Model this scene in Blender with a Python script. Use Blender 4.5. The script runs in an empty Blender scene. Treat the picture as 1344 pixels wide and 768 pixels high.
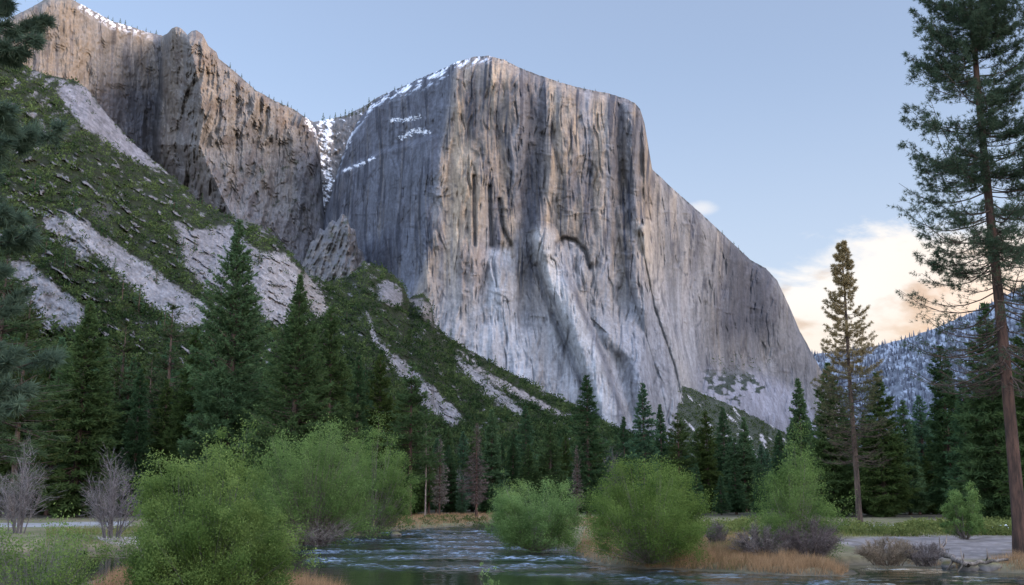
import bpy, math, random
import numpy as np
from mathutils import Vector

# ------------------------------------------------------------------ basics
R = math.radians
rng = np.random.default_rng(7)
random.seed(7)
scene = bpy.context.scene
COL = scene.collection
F, CX, CY, H = 1340.0, 672.0, 384.0, 4.0        # photo-sized focal length, optical centre, eye height above the river
PITCH = math.atan(268 / F)
cp, sp = math.cos(PITCH), math.sin(PITCH)


def PT(px, py, D):
    """World point seen at photo position px, py at depth D."""
    a = (np.asarray(px, float) - CX) / F
    b = (CY - np.asarray(py, float)) / F
    return np.stack([a * D, (cp - b * sp) * D, H + (sp + b * cp) * D], -1)


def GP(px, py, z=0.0):
    a = (np.asarray(px, float) - CX) / F
    b = (CY - np.asarray(py, float)) / F
    k = (z - H) / (sp + b * cp)
    return np.stack([a * k, (cp - b * sp) * k, np.zeros_like(a * k) + z], -1)


def PROJ(x, y, z):
    d = y * cp + (z - H) * sp
    d = np.where(np.abs(d) < 1e-3, 1e-3, d)
    return CX + F * x / d, CY - F * (-y * sp + (z - H) * cp) / d


def sm(a, b, x):
    t = np.clip((x - a) / (b - a), 0, 1)
    return t * t * (3 - 2 * t)


def _hash(ix, iy, seed):
    n = (ix.astype(np.int64) * 374761393 + iy.astype(np.int64) * 668265263 + seed * 1442695041) & 0xffffffff
    n = ((n ^ (n >> 13)) * 1274126177) & 0xffffffff
    n = ((n ^ (n >> 15)) * 2246822519) & 0xffffffff
    return (n ^ (n >> 16)) & 0xffffff


def noise(x, y, seed=0):
    """Gradient noise, about -0.7 .. 0.7."""
    x = np.asarray(x, float); y = np.asarray(y, float)
    x, y = np.broadcast_arrays(x, y)
    ix = np.floor(x); iy = np.floor(y)
    fx = x - ix; fy = y - iy
    u = fx * fx * fx * (fx * (fx * 6 - 15) + 10); v = fy * fy * fy * (fy * (fy * 6 - 15) + 10)
    def g(dx, dy):
        h = _hash(ix + dx, iy + dy, seed) * (2 * math.pi / 0xffffff)
        return np.cos(h) * (fx - dx) + np.sin(h) * (fy - dy)
    a = g(0, 0); b = g(1, 0); c = g(0, 1); d = g(1, 1)
    return (a * (1 - u) + b * u) * (1 - v) + (c * (1 - u) + d * u) * v


def fbm(x, y, o=4, seed=0, gain=0.5):
    s = 0; a = 1; n = 0
    for k in range(o):
        s = s + a * noise(x * 2 ** k + 17.3 * k, y * 2 ** k - 9.1 * k, seed + k * 13)
        n += a; a *= gain
    return s / n * 1.6


def ridged(x, y, o=3, seed=0):
    s = 0; a = 1; n = 0
    for k in range(o):
        s = s + a * (1 - 2.2 * np.abs(noise(x * 2 ** k + 5.7 * k, y * 2 ** k + 3.3 * k, seed + k * 7)))
        n += a; a *= 0.5
    return s / n


def pline(PX, PY, pts):
    """Distance to a polyline, and the side (negative = left of it going along)."""
    best = np.full(PX.shape, 1e9); side = np.zeros(PX.shape); par = np.zeros(PX.shape)
    n = len(pts) - 1
    for i in range(n):
        (x0, y0), (x1, y1) = pts[i], pts[i + 1]
        dx, dy = x1 - x0, y1 - y0
        t = np.clip(((PX - x0) * dx + (PY - y0) * dy) / (dx * dx + dy * dy + 1e-9), 0, 1)
        ex = PX - x0 - t * dx; ey = PY - y0 - t * dy
        d = np.hypot(ex, ey)
        m = d < best
        best = np.where(m, d, best)
        side = np.where(m, np.sign(-(dx * ey - dy * ex)), side)
        par = np.where(m, (i + t) / n, par)
    return best, side, par


def inpoly(PX, PY, pts):
    ins = np.zeros(PX.shape, bool)
    n = len(pts)
    for i in range(n):
        x0, y0 = pts[i]; x1, y1 = pts[(i + 1) % n]
        c = ((y0 > PY) != (y1 > PY)) & (PX < (x1 - x0) * (PY - y0) / (y1 - y0 + 1e-12) + x0)
        ins ^= c
    return ins


def psd(PX, PY, pts):
    """Signed distance to a polygon, positive inside."""
    d, _, _ = pline(PX, PY, list(pts) + [pts[0]])
    return np.where(inpoly(PX, PY, pts), d, -d)


def lerp_pts(x, pts):
    return np.interp(x, [p[0] for p in pts], [p[1] for p in pts])


# ------------------------------------------------------------------ mesh building
def mesh_np(name, V, Fc, mat, attrs=None, smooth=False):
    V = np.ascontiguousarray(V, np.float32); Fc = np.ascontiguousarray(Fc, np.int32)
    me = bpy.data.meshes.new(name)
    k = Fc.shape[1]; nf = Fc.shape[0]
    me.vertices.add(len(V)); me.vertices.foreach_set('co', V.ravel())
    me.loops.add(nf * k); me.loops.foreach_set('vertex_index', Fc.ravel())
    me.polygons.add(nf)
    me.polygons.foreach_set('loop_start', np.arange(0, nf * k, k, dtype=np.int32))
    me.polygons.foreach_set('loop_total', np.full(nf, k, np.int32))
    me.polygons.foreach_set('use_smooth', np.full(nf, smooth, bool))
    for an, arr in (attrs or {}).items():
        arr = np.asarray(arr, np.float32)
        if arr.ndim == 2:
            a = me.attributes.new(an, 'FLOAT_COLOR', 'POINT')
            if arr.shape[1] == 3:
                arr = np.concatenate([arr, np.ones((len(arr), 1), np.float32)], 1)
            a.data.foreach_set('color', np.ascontiguousarray(arr).ravel())
        else:
            a = me.attributes.new(an, 'FLOAT', 'POINT')
            a.data.foreach_set('value', np.ascontiguousarray(arr))
    me.materials.append(mat)
    me.update(calc_edges=True)
    me.validate()
    return me


def link(name, me, parent=None, kind=None, label=None, cat=None, group=None):
    o = bpy.data.objects.new(name, me)
    COL.objects.link(o)
    if parent is not None:
        o.parent = parent
    tag(o, label, cat, group, kind)
    return o


def tag(o, label=None, cat=None, group=None, kind=None):
    if label: o['label'] = label
    if cat: o['category'] = cat
    if group: o['group'] = group
    if kind: o['kind'] = kind
    return o


def grid_faces(nr, nc):
    i = np.arange(nr - 1)[:, None] * nc + np.arange(nc - 1)[None, :]
    return np.stack([i, i + nc, i + nc + 1, i + 1], -1).reshape(-1, 4)


def unit(v):
    return v / (np.linalg.norm(v, axis=-1, keepdims=True) + 1e-9)


def blades(P, D, L, W, seed_side=None):
    """One thin triangle per row."""
    n = len(P)
    s = rng.normal(size=(n, 3)) if seed_side is None else seed_side
    side = unit(np.cross(D, s))
    L = np.broadcast_to(np.asarray(L, float), (n,))[:, None]; W = np.broadcast_to(np.asarray(W, float), (n,))[:, None]
    V = np.stack([P - side * W / 2, P + side * W / 2, P + D * L], 1).reshape(-1, 3)
    return V, np.arange(3 * n).reshape(n, 3)


def leaves(P, D, L, W):
    """One pointed four-cornered leaf per row."""
    n = len(P)
    side = unit(np.cross(D, rng.normal(size=(n, 3))))
    L = np.broadcast_to(np.asarray(L, float), (n,))[:, None]; W = np.broadcast_to(np.asarray(W, float), (n,))[:, None]
    m = P + D * L * 0.45
    V = np.stack([P, m - side * W / 2, P + D * L, m + side * W / 2], 1).reshape(-1, 3)
    return V, np.arange(4 * n).reshape(n, 4)


def tubes(C, Rr, sides=3):
    """Tapered tubes: C (K,n,3) centre lines, Rr (K,n) radii -> quads."""
    K, n, _ = C.shape
    T = np.zeros_like(C)
    T[:, 1:-1] = C[:, 2:] - C[:, :-2]; T[:, 0] = C[:, 1] - C[:, 0]; T[:, -1] = C[:, -1] - C[:, -2]
    T = unit(T)
    ref = np.where(np.abs(T[..., 2:3]) > 0.9, np.array([1., 0, 0]), np.array([0, 0, 1.]))
    a = unit(np.cross(T, ref)); b = np.cross(T, a)
    ang = np.arange(sides) * 2 * math.pi / sides
    V = C[:, :, None, :] + Rr[:, :, None, None] * (np.cos(ang)[None, None, :, None] * a[:, :, None, :] + np.sin(ang)[None, None, :, None] * b[:, :, None, :])
    V = V.reshape(-1, 3)
    k = np.arange(K)[:, None, None] * n * sides; i = np.arange(n - 1)[None, :, None] * sides; j = np.arange(sides)[None, None, :]
    j2 = (j + 1) % sides
    Q = np.stack([k + i + j, k + i + j2, k + i + sides + j2, k + i + sides + j], -1).reshape(-1, 4)
    return V, Q


def cat(parts):
    Vs, Fs, off = [], [], 0
    for V, Q in parts:
        Vs.append(V); Fs.append(Q + off); off += len(V)
    return np.concatenate(Vs), np.concatenate(Fs)


# ------------------------------------------------------------------ materials
def newmat(name):
    m = bpy.data.materials.new(name); m.use_nodes = True
    nt = m.node_tree; nt.nodes.clear()
    out = nt.nodes.new('ShaderNodeOutputMaterial')
    return m, nt, out


class NT:
    def __init__(s, nt): s.nt = nt
    def n(s, t, **kw):
        x = s.nt.nodes.new(t)
        for k, v in kw.items(): setattr(x, k, v)
        return x
    def l(s, a, b): s.nt.links.new(a, b)
    def put(s, sock, v):
        if isinstance(v, bpy.types.NodeSocket): s.l(v, sock)
        elif v is not None: sock.default_value = v
    def m(s, op, a, b=None, c=None, clamp=False):
        x = s.n('ShaderNodeMath', operation=op, use_clamp=clamp)
        s.put(x.inputs[0], a)
        if b is not None: s.put(x.inputs[1], b)
        if c is not None: s.put(x.inputs[2], c)
        return x.outputs[0]
    def mix(s, f, a, b, blend='MIX'):
        x = s.n('ShaderNodeMix', data_type='RGBA', blend_type=blend)
        s.put(x.inputs[0], f); s.put(x.inputs[6], a); s.put(x.inputs[7], b)
        return x.outputs[2]
    def ss(s, v, a, b, lo=0.0, hi=1.0):
        x = s.n('ShaderNodeMapRange', interpolation_type='SMOOTHSTEP')
        s.put(x.inputs[0], v); s.put(x.inputs[1], a); s.put(x.inputs[2], b); s.put(x.inputs[3], lo); s.put(x.inputs[4], hi)
        return x.outputs[0]
    def noise(s, vec, scale, detail=4, rough=0.55, dist=0.0):
        x = s.n('ShaderNodeTexNoise')
        if vec is not None: s.l(vec, x.inputs['Vector'])
        x.inputs['Scale'].default_value = scale; x.inputs['Detail'].default_value = detail
        x.inputs['Roughness'].default_value = rough; x.inputs['Distortion'].default_value = dist
        return x.outputs[0]
    def mapping(s, vec, scale=(1, 1, 1), loc=(0, 0, 0), rot=(0, 0, 0)):
        x = s.n('ShaderNodeMapping'); s.l(vec, x.inputs[0])
        x.inputs[1].default_value = loc; x.inputs[2].default_value = rot; x.inputs[3].default_value = scale
        return x.outputs[0]


def rgb(*c): return (c[0], c[1], c[2], 1.0)


def rock_mat(name, fine=0.04, bump=1.0, vscale=0.25):
    """Rock whose broad colour sits on the surface; fine mottling, streaks and cracks are added here."""
    m, nt, out = newmat(name); g = NT(nt)
    at = g.n('ShaderNodeAttribute', attribute_name='tone').outputs['Color']
    co = g.n('ShaderNodeTexCoord').outputs['Object']
    st = g.mapping(co, (1, 1, vscale))
    n1 = g.noise(st, fine, 6, 0.65)
    n2 = g.noise(co, fine * 3.1, 5, 0.7)
    f = g.m('ADD', g.m('MULTIPLY', n1, 0.7), g.m('MULTIPLY', n2, 0.5))
    val = g.ss(f, 0.35, 0.85, 0.62, 1.38)
    c = g.mix(1.0, at, val, 'MULTIPLY')
    b = g.n('ShaderNodeBsdfPrincipled')
    g.l(c, b.inputs['Base Color']); b.inputs['Roughness'].default_value = 0.9
    b.inputs['Specular IOR Level'].default_value = 0.15
    bm = g.n('ShaderNodeBump'); bm.inputs['Strength'].default_value = 0.7; bm.inputs['Distance'].default_value = bump
    g.l(f, bm.inputs['Height']); g.l(bm.outputs[0], b.inputs['Normal'])
    g.l(b.outputs[0], out.inputs[0])
    return m


def leaf_mat(name, dark, light, transl=0.35, vary=0.35, hue=0.05):
    m, nt, out = newmat(name); g = NT(nt)
    t = g.n('ShaderNodeAttribute', attribute_name='tint').outputs['Fac']
    oi = g.n('ShaderNodeObjectInfo').outputs['Random']
    c = g.mix(t, rgb(*dark), rgb(*light))
    hs = g.n('ShaderNodeHueSaturation')
    g.l(g.m('MULTIPLY_ADD', oi, hue, 0.5 - hue / 2), hs.inputs['Hue'])
    g.l(g.m('MULTIPLY_ADD', oi, -vary * 0.8, 1.0 + vary * 0.3), hs.inputs['Saturation'])
    g.l(g.m('MULTIPLY_ADD', oi, vary * 1.6, 1 - vary * 0.8), hs.inputs['Value'])
    g.l(c, hs.inputs['Color'])
    d = g.n('ShaderNodeBsdfDiffuse'); tr = g.n('ShaderNodeBsdfTranslucent')
    g.l(hs.outputs[0], d.inputs[0]); g.l(hs.outputs[0], tr.inputs[0])
    mx = g.n('ShaderNodeMixShader'); mx.inputs[0].default_value = transl
    g.l(d.outputs[0], mx.inputs[1]); g.l(tr.outputs[0], mx.inputs[2])
    g.l(mx.outputs[0], out.inputs[0])
    return m


def bark_mat(name, a, b, scale=3.0):
    m, nt, out = newmat(name); g = NT(nt)
    co = g.n('ShaderNodeTexCoord').outputs['Object']
    st = g.mapping(co, (1, 1, 0.18))
    n1 = g.noise(st, scale, 6, 0.7)
    c = g.mix(g.ss(n1, 0.35, 0.65), rgb(*a), rgb(*b))
    p = g.n('ShaderNodeBsdfPrincipled'); g.l(c, p.inputs['Base Color']); p.inputs['Roughness'].default_value = 0.95
    bm = g.n('ShaderNodeBump'); bm.inputs['Strength'].default_value = 1.0; bm.inputs['Distance'].default_value = 0.14
    g.l(n1, bm.inputs['Height']); g.l(bm.outputs[0], p.inputs['Normal'])
    g.l(p.outputs[0], out.inputs[0])
    return m


M = {}
M['rock'] = rock_mat('granite', 0.035, 3.0, 0.18)
M['talus'] = rock_mat('talus_rock', 0.12, 1.5, 0.8)
M['soil'] = rock_mat('valley_soil', 0.9, 0.10, 1.0)
M['far'] = rock_mat('far_slope', 0.02, 3.0, 0.6)
M['needle'] = leaf_mat('dark_needles', (0.034, 0.062, 0.024), (0.115, 0.180, 0.062), 0.4)
M['needle_blue'] = leaf_mat('blue_green_needles', (0.030, 0.066, 0.034), (0.098, 0.178, 0.080), 0.4)
M['needle_pale'] = leaf_mat('pale_needles', (0.035, 0.055, 0.025), (0.09, 0.13, 0.05), 0.35)
M['needle_glow'] = leaf_mat('backlight_tinted_needles', (0.050, 0.085, 0.042), (0.44, 0.33, 0.17), 0.55)  # sunset backlight painted into the needle colour as gold
M['needle_near'] = leaf_mat('near_needles', (0.050, 0.085, 0.055), (0.13, 0.18, 0.11), 0.45)
M['dead'] = leaf_mat('dead_twigs', (0.075, 0.060, 0.055), (0.21, 0.170, 0.155), 0.05)
M['grey_twig'] = leaf_mat('grey_bare_twigs', (0.085, 0.075, 0.078), (0.22, 0.20, 0.20), 0.05)
M['purple_twig'] = leaf_mat('purple_bare_twigs', (0.085, 0.072, 0.068), (0.24, 0.205, 0.19), 0.05)
M['brown_twig'] = leaf_mat('brown_bare_twigs', (0.09, 0.06, 0.045), (0.25, 0.175, 0.125), 0.05)
M['willow'] = leaf_mat('young_willow_leaves', (0.078, 0.142, 0.040), (0.265, 0.375, 0.125), 0.4, 0.15, .015)
M['willow_deep'] = leaf_mat('willow_leaves', (0.068, 0.122, 0.032), (0.220, 0.322, 0.095), 0.4, 0.15, .015)
M['shrub'] = leaf_mat('slope_shrub_leaves', (0.014, 0.030, 0.010), (0.090, 0.120, 0.032), 0.25)
M['meadow'] = leaf_mat('meadow_shrub_leaves', (0.055, 0.082, 0.022), (0.19, 0.215, 0.065), 0.3)
M['straw'] = leaf_mat('dry_grass', (0.16, 0.10, 0.05), (0.46, 0.31, 0.17), 0.25)
M['green_grass'] = leaf_mat('green_grass', (0.08, 0.10, 0.03), (0.26, 0.27, 0.10), 0.3)
M['bark'] = bark_mat('grey_brown_bark', (0.025, 0.018, 0.014), (0.11, 0.075, 0.055), 2.5)
M['bark_red'] = bark_mat('red_brown_bark', (0.02, 0.012, 0.009), (0.095, 0.05, 0.035), 3.0)
M['bark_pale'] = bark_mat('pale_dead_bark', (0.09, 0.07, 0.06), (0.26, 0.21, 0.18), 3.0)
M['drift'] = bark_mat('weathered_wood', (0.08, 0.065, 0.055), (0.28, 0.23, 0.19), 4.0)

# ------------------------------------------------------------------ camera, light, sky
cam = bpy.data.cameras.new('camera'); camo = bpy.data.objects.new('camera', cam); COL.objects.link(camo)
cam.sensor_width = 36; cam.lens = 36 * F / 1344
camo.location = (0, 0, H); camo.rotation_euler = (math.pi / 2 + PITCH, 0, 0)
cam.clip_start = 0.5; cam.clip_end = 30000
scene.camera = camo

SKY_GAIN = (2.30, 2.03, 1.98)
SUN_AZ, SUN_EL = 116.0, 13.0                      # clockwise from the view direction
S = Vector((math.sin(R(SUN_AZ)) * math.cos(R(SUN_EL)), math.cos(R(SUN_AZ)) * math.cos(R(SUN_EL)), math.sin(R(SUN_EL))))
sl = bpy.data.lights.new('sun', 'SUN'); sl.energy = 0.75; sl.angle = R(8); sl.color = (1.0, 0.92, 0.82)
so = bpy.data.objects.new('sun', sl); COL.objects.link(so)
so.rotation_euler = S.to_track_quat('Z', 'Y').to_euler()

w = bpy.data.worlds.new('World'); scene.world = w; w.use_nodes = True
nt = w.node_tree; nt.nodes.clear(); g = NT(nt)
wo = g.n('ShaderNodeOutputWorld')
sky = g.n('ShaderNodeTexSky', sky_type='NISHITA'); sky.sun_disc = False
sky.sun_elevation = R(SUN_EL); sky.sun_rotation = R(SUN_AZ)
sky.air_density = 1.0; sky.dust_density = 1.2; sky.ozone_density = 2.0
bg = g.n('ShaderNodeBackground'); bg.inputs[1].default_value = 0.15
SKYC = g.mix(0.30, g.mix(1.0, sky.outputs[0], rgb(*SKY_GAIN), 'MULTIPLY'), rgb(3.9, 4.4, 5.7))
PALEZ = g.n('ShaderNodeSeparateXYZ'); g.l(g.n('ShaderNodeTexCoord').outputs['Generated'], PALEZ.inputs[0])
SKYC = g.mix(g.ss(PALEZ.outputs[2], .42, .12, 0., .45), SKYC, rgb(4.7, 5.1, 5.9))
# evening clouds low over the valley end, by direction
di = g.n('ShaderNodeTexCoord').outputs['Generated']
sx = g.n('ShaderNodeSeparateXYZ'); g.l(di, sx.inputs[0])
sky_fill = g.m('MAXIMUM', g.ss(sx.outputs[1], 0.45, -0.35), g.m('MULTIPLY', g.ss(sx.outputs[2], 0.5, 0.9), .9))      # added fill: sky brightened overhead and behind to light the foreground
g.l(g.mix(sky_fill, SKYC, g.mix(1.0, SKYC, rgb(3.7, 3.55, 3.45), 'MULTIPLY')), bg.inputs[0])
yy = g.m('MAXIMUM', sx.outputs[1], 0.05)
U = g.m('DIVIDE', sx.outputs[0], yy); Vv = g.m('DIVIDE', sx.outputs[2], yy)
uv = g.n('ShaderNodeCombineXYZ'); g.l(U, uv.inputs[0]); g.l(g.m('MULTIPLY', Vv, 1.9), uv.inputs[1])
nA = g.noise(uv.outputs[0], 9.0, 7, 0.6, 0.3)
nB = g.noise(g.mapping(uv.outputs[0], (1, 1, 1), (3.7, 1.2, 0)), 14.0, 6, 0.55, 0.2)
top = g.m('MINIMUM', g.m('MULTIPLY_ADD', g.m('SUBTRACT', U, 0.24), 0.20, 0.238), 0.33)
edge = g.m('ADD', g.m('SUBTRACT', top, Vv), g.m('MULTIPLY', g.m('SUBTRACT', nA, 0.5), 0.13))
den = g.m('MULTIPLY', g.ss(edge, 0.0, 0.030), g.ss(U, 0.05, 0.22))
den = g.m('MULTIPLY', den, g.ss(sx.outputs[1], 0.05, 0.3))
# wisp
wx = g.m('DIVIDE', g.m('SUBTRACT', U, 0.192), 0.022); wy = g.m('DIVIDE', g.m('SUBTRACT', Vv, 0.288), 0.010)
wr = g.m('ADD', g.m('MULTIPLY', wx, wx), g.m('MULTIPLY', wy, wy))
wisp = g.m('MULTIPLY', g.ss(g.m('SUBTRACT', g.m('MULTIPLY', nB, 2.2), wr), 0.5, 1.6), 0.6)
den = g.m('MAXIMUM', den, wisp)
# bright tops, dusky peach bellies
bel = g.m('ADD', g.m('MULTIPLY', edge, 7.0), g.m('MULTIPLY', g.m('SUBTRACT', nB, 0.5), 3.2))
ccol = g.mix(g.ss(bel, 0.45, 1.25), rgb(1.08, 1.03, 0.98), rgb(0.72, 0.565, 0.46))
low = g.ss(Vv, 0.20, 0.145)
ccol = g.mix(g.m('MULTIPLY', low, 0.35), ccol, rgb(1.0, 0.80, 0.60))
gold = g.m('MULTIPLY', g.ss(U, 0.34, 0.50), g.ss(Vv, 0.29, 0.15))
ccol = g.mix(g.m('MULTIPLY', gold, 0.65), ccol, rgb(1.2, 0.74, 0.42))
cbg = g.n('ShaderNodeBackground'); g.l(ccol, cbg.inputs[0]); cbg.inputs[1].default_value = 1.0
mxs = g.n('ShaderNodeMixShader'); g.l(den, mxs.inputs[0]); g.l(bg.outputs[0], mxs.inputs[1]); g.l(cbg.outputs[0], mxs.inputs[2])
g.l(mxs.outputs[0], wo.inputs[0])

scene.view_settings.view_transform = 'Standard'
scene.view_settings.look = 'None'; scene.view_settings.exposure = 0; scene.view_settings.gamma = 1
scene.render.engine = 'CYCLES'
scene.cycles.use_denoising = True
scene.cycles.max_bounces = 6; scene.cycles.diffuse_bounces = 3; scene.cycles.glossy_bounces = 2
scene.cycles.transmission_bounces = 3; scene.cycles.transparent_max_bounces = 4
scene.cycles.sample_clamp_indirect = 4.0


# ------------------------------------------------------------------ mountains
def mountain(name, x0, x1, nc, nr, rim, base, depth, tone, mat, jit=1.0, back=700, drop=0.15, seed=1, label=None, category=None):
    """A face between a skyline and a foot line, with a shoulder running back behind the skyline."""
    px = np.linspace(x0, x1, nc)
    rp = lerp_pts(px, rim) + jit * (fbm(px / 9, px * 0 + seed, 4, seed, 0.65))
    bp = lerp_pts(px, base)
    t = np.linspace(0, 1, nr) ** 1.05
    PXg = np.broadcast_to(px, (nr, nc)); PYg = rp + (bp - rp) * t[:, None]
    D = depth(PXg, PYg, PYg - rp)
    V = PT(PXg, PYg, D)
    C = tone(PXg, PYg, PYg - rp, D)
    nb = 6
    outw = V[0].copy(); outw[:, 2] = 0; outw = unit(outw)
    bk = []
    for k in range(nb, 0, -1):
        q = V[0] + outw * back * (k / nb) ** 1.6
        q[:, 2] -= drop * back * (k / nb) ** 1.6
        bk.append(q)
    V = np.concatenate([np.stack(bk), V]); C = np.concatenate([np.repeat(C[:1], nb, 0), C])
    me = mesh_np(name, V.reshape(-1, 3), grid_faces(nr + nb, nc), mat, {'tone': C.reshape(-1, 3)}, smooth=True)
    return link(name, me, kind='structure', label=label, cat=category), (PXg, PYg, D, V[nb:])


def mixc(C, m, c):
    m = np.clip(m, 0, 1)[..., None]
    return C * (1 - m) + np.asarray(c) * m


TAN = (0.335, 0.275, 0.215); GREY = (0.25, 0.238, 0.235); DARK = (0.095, 0.097, 0.11); PALE = (0.385, 0.37, 0.36)
SNOW = (0.80, 0.84, 0.90); LILAC = (0.26, 0.245, 0.255)

EC_RIM = [(380, 440), (395, 405), (405, 370), (415, 330), (425, 288), (436, 250), (446, 214), (458, 180), (471, 157), (490, 134), (510, 121), (530, 113), (550, 103), (575, 93), (600, 81),
          (620, 75), (640, 73), (660, 78), (680, 88), (700, 96), (735, 108), (760, 115), (800, 123), (820, 129), (833, 135), (840, 143), (846, 162),
          (851, 192), (856, 222), (880, 245), (920, 280), (950, 308), (985, 341), (1005, 352), (1020, 368), (1035, 400), (1050, 435), (1065, 462),
          (1080, 490), (1110, 545)]
EC_BASE = [(380, 470), (430, 480), (600, 600), (1110, 640)]
EDGE = [(600, 70), (592, 130), (575, 230), (568, 300), (555, 360), (532, 420)]          # rib between the shaded and the lit face


def edge_shift(PY):
    ys = [p[1] for p in EDGE]; xs = [p[0] for p in EDGE]
    return np.interp(PY, ys, xs) - 575


def ec_depth(PX, PY, DR):
    w = np.where(PX < 640, 1, np.where(PX < 740, (740 - PX) / 100, 0))
    X = PX - edge_shift(PY) * w
    D = np.interp(X, [380, 430, 480, 540, 574, 580, 640, 720, 800, 846, 858, 900, 960, 1020, 1110],
                  [2480, 2330, 2160, 1900, 1775, 1760, 1722, 1735, 1748, 1775, 1830, 1990, 2210, 2430, 2800])
    D = D + (560 - PY) * 0.32
    apr = sm(370, 470, PY) * sm(540, 600, PX) * (1 - sm(880, 930, PX))
    D = D - 0.40 * (PY - 415 + np.sqrt((PY - 415) ** 2 + 70 ** 2) - 30 * (1 - sm(250, 400, PY))) * sm(520, 600, PX) * (1 - sm(900, 960, PX))
    rough = 1 - 0.35 * apr
    wob = 10 * noise(PX / 60, PY / 140, 3)
    wob = wob + 5 * noise(PX / 18, PY / 45, 4)
    D = D - rough * 20 * ridged((PX + wob) / 46, PY / 700, 2, 11)
    mod = .45 + .9 * sm(-.25, .35, fbm(PX / 55, PY / 80, 2, 23))
    D = D - rough * 6 * mod * ridged((PX + wob) / 15, PY / 240, 3, 21)
    D = D - rough * 2.2 * mod * ridged((PX + wob) / 5.5, PY / 80, 2, 31)
    D = D - 4.5 * fbm(PX / 28, PY / 40, 5, 41, .6) - 2.2 * fbm(PX / 6, PY / 11, 3, 51) * (0.6 + 0.4 * rough)
    # exfoliation plates: steps with sharp lips
    q = fbm((PX + wob) / 42, PY / 105, 3, 45) * 4.5; fl = np.floor(q); D = D - 3.5 * rough * (fl + sm(.55, 1.0, q - fl))
    q = fbm((PX + .5 * PY) / 30, (PY - .4 * PX) / 60, 3, 47) * 4; fl = np.floor(q); D = D - 3 * (.12 + .88 * (PX < 580)) * (fl + sm(.5, 1.0, q - fl))
    def ridge(pts, wd, h, sk=0.0):
        d, s, _ = pline(PX, PY, pts)
        wl = wd * (1 + sk * s)
        return h * np.exp(-(d / wl) ** 2)
    ck = np.maximum(sm(.80, .97, ridged((PX + wob) / 30, PY / 190, 3, 101)), .7 * sm(.82, .97, ridged((PX + wob) / 13, PY / 85, 2, 103)))
    D = D + 9 * rough * ck
    lg = sm(.1, .35, fbm(PX / 40, PY / 30, 3, 107)); D = D - 4 * rough * lg * sm(.55, .95, ridged((PX + PY) / 60, (PY - .25 * PX) / 22, 3, 105))
    def slab(pts, wd, h, sk=0.0):
        d, s, _ = pline(PX, PY, pts)
        return h * np.clip(1 - (d / (wd * (1 + sk * s))) ** 2, 0, 1) ** .8
    # recesses (deeper) and ribs (nearer)
    D = D + ridge([(640, 130), (655, 210), (650, 320)], 20, 22)
    D = D + ridge([(622, 232), (623, 322)], 2.2, 14) + ridge([(642, 245), (645, 322)], 2.4, 15) + ridge([(655, 262), (660, 300), (670, 322)], 2.6, 14)
    D = D + ridge([(700, 100), (702, 220), (692, 300), (690, 420)], 15, 24)
    D = D - ridge([(722, 200), (708, 290), (712, 330)], 10, 16)
    D = D - slab([(711, 315), (722, 355), (745, 410), (772, 470), (795, 540), (805, 590)], 19, 46, 0.3)
    D = D + ridge([(703, 350), (718, 395), (745, 460), (770, 520)], 4.5, 15)
    d = np.hypot((PX - 750) / 24, (PY - 340) / 34)
    D = D + 16 * np.exp(-d ** 4)
    D = D + ridge([(728, 335), (730, 320), (740, 313), (755, 316), (768, 330), (774, 352)], 2.6, 12)
    D = D - slab([(822, 280), (832, 350), (862, 440), (880, 500), (900, 590)], 20, 28, 0.3)
    D = D - slab([(846, 300), (866, 400), (893, 480), (915, 580)], 11, 28, 0.3)
    D = D - ridge([(800, 440), (832, 470), (848, 520), (870, 600)], 16, 26, 0.3)
    D = D + ridge([(812, 470), (835, 560)], 6, 12)
    D = D + ridge([(812, 140), (815, 210), (822, 300)], 6, 22) + ridge([(838, 155), (842, 230)], 4.5, 22) - ridge([(828, 135), (832, 220), (838, 300)], 6, 16)
    D = D + ridge([(975, 335), (985, 420), (1000, 470)], 14, 34) + ridge([(945, 310), (950, 380)], 8, 20)
    # left shaded face ledge
    D = D - 40 * sm(0, 8, PY - np.interp(PX, [440, 500, 560, 590], [225, 195, 178, 170])) * (1 - sm(560, 592, PX)) * sm(420, 450, PX)
    # slab and talus at the right foot
    D = D - 150 * sm(470, 560, PY - (PX - 990) * 0.25) * sm(905, 950, PX)
    D = D + 60 * np.exp(-DR / 4.0) + 26 * np.exp(-DR / 14.0)
    return D


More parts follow.
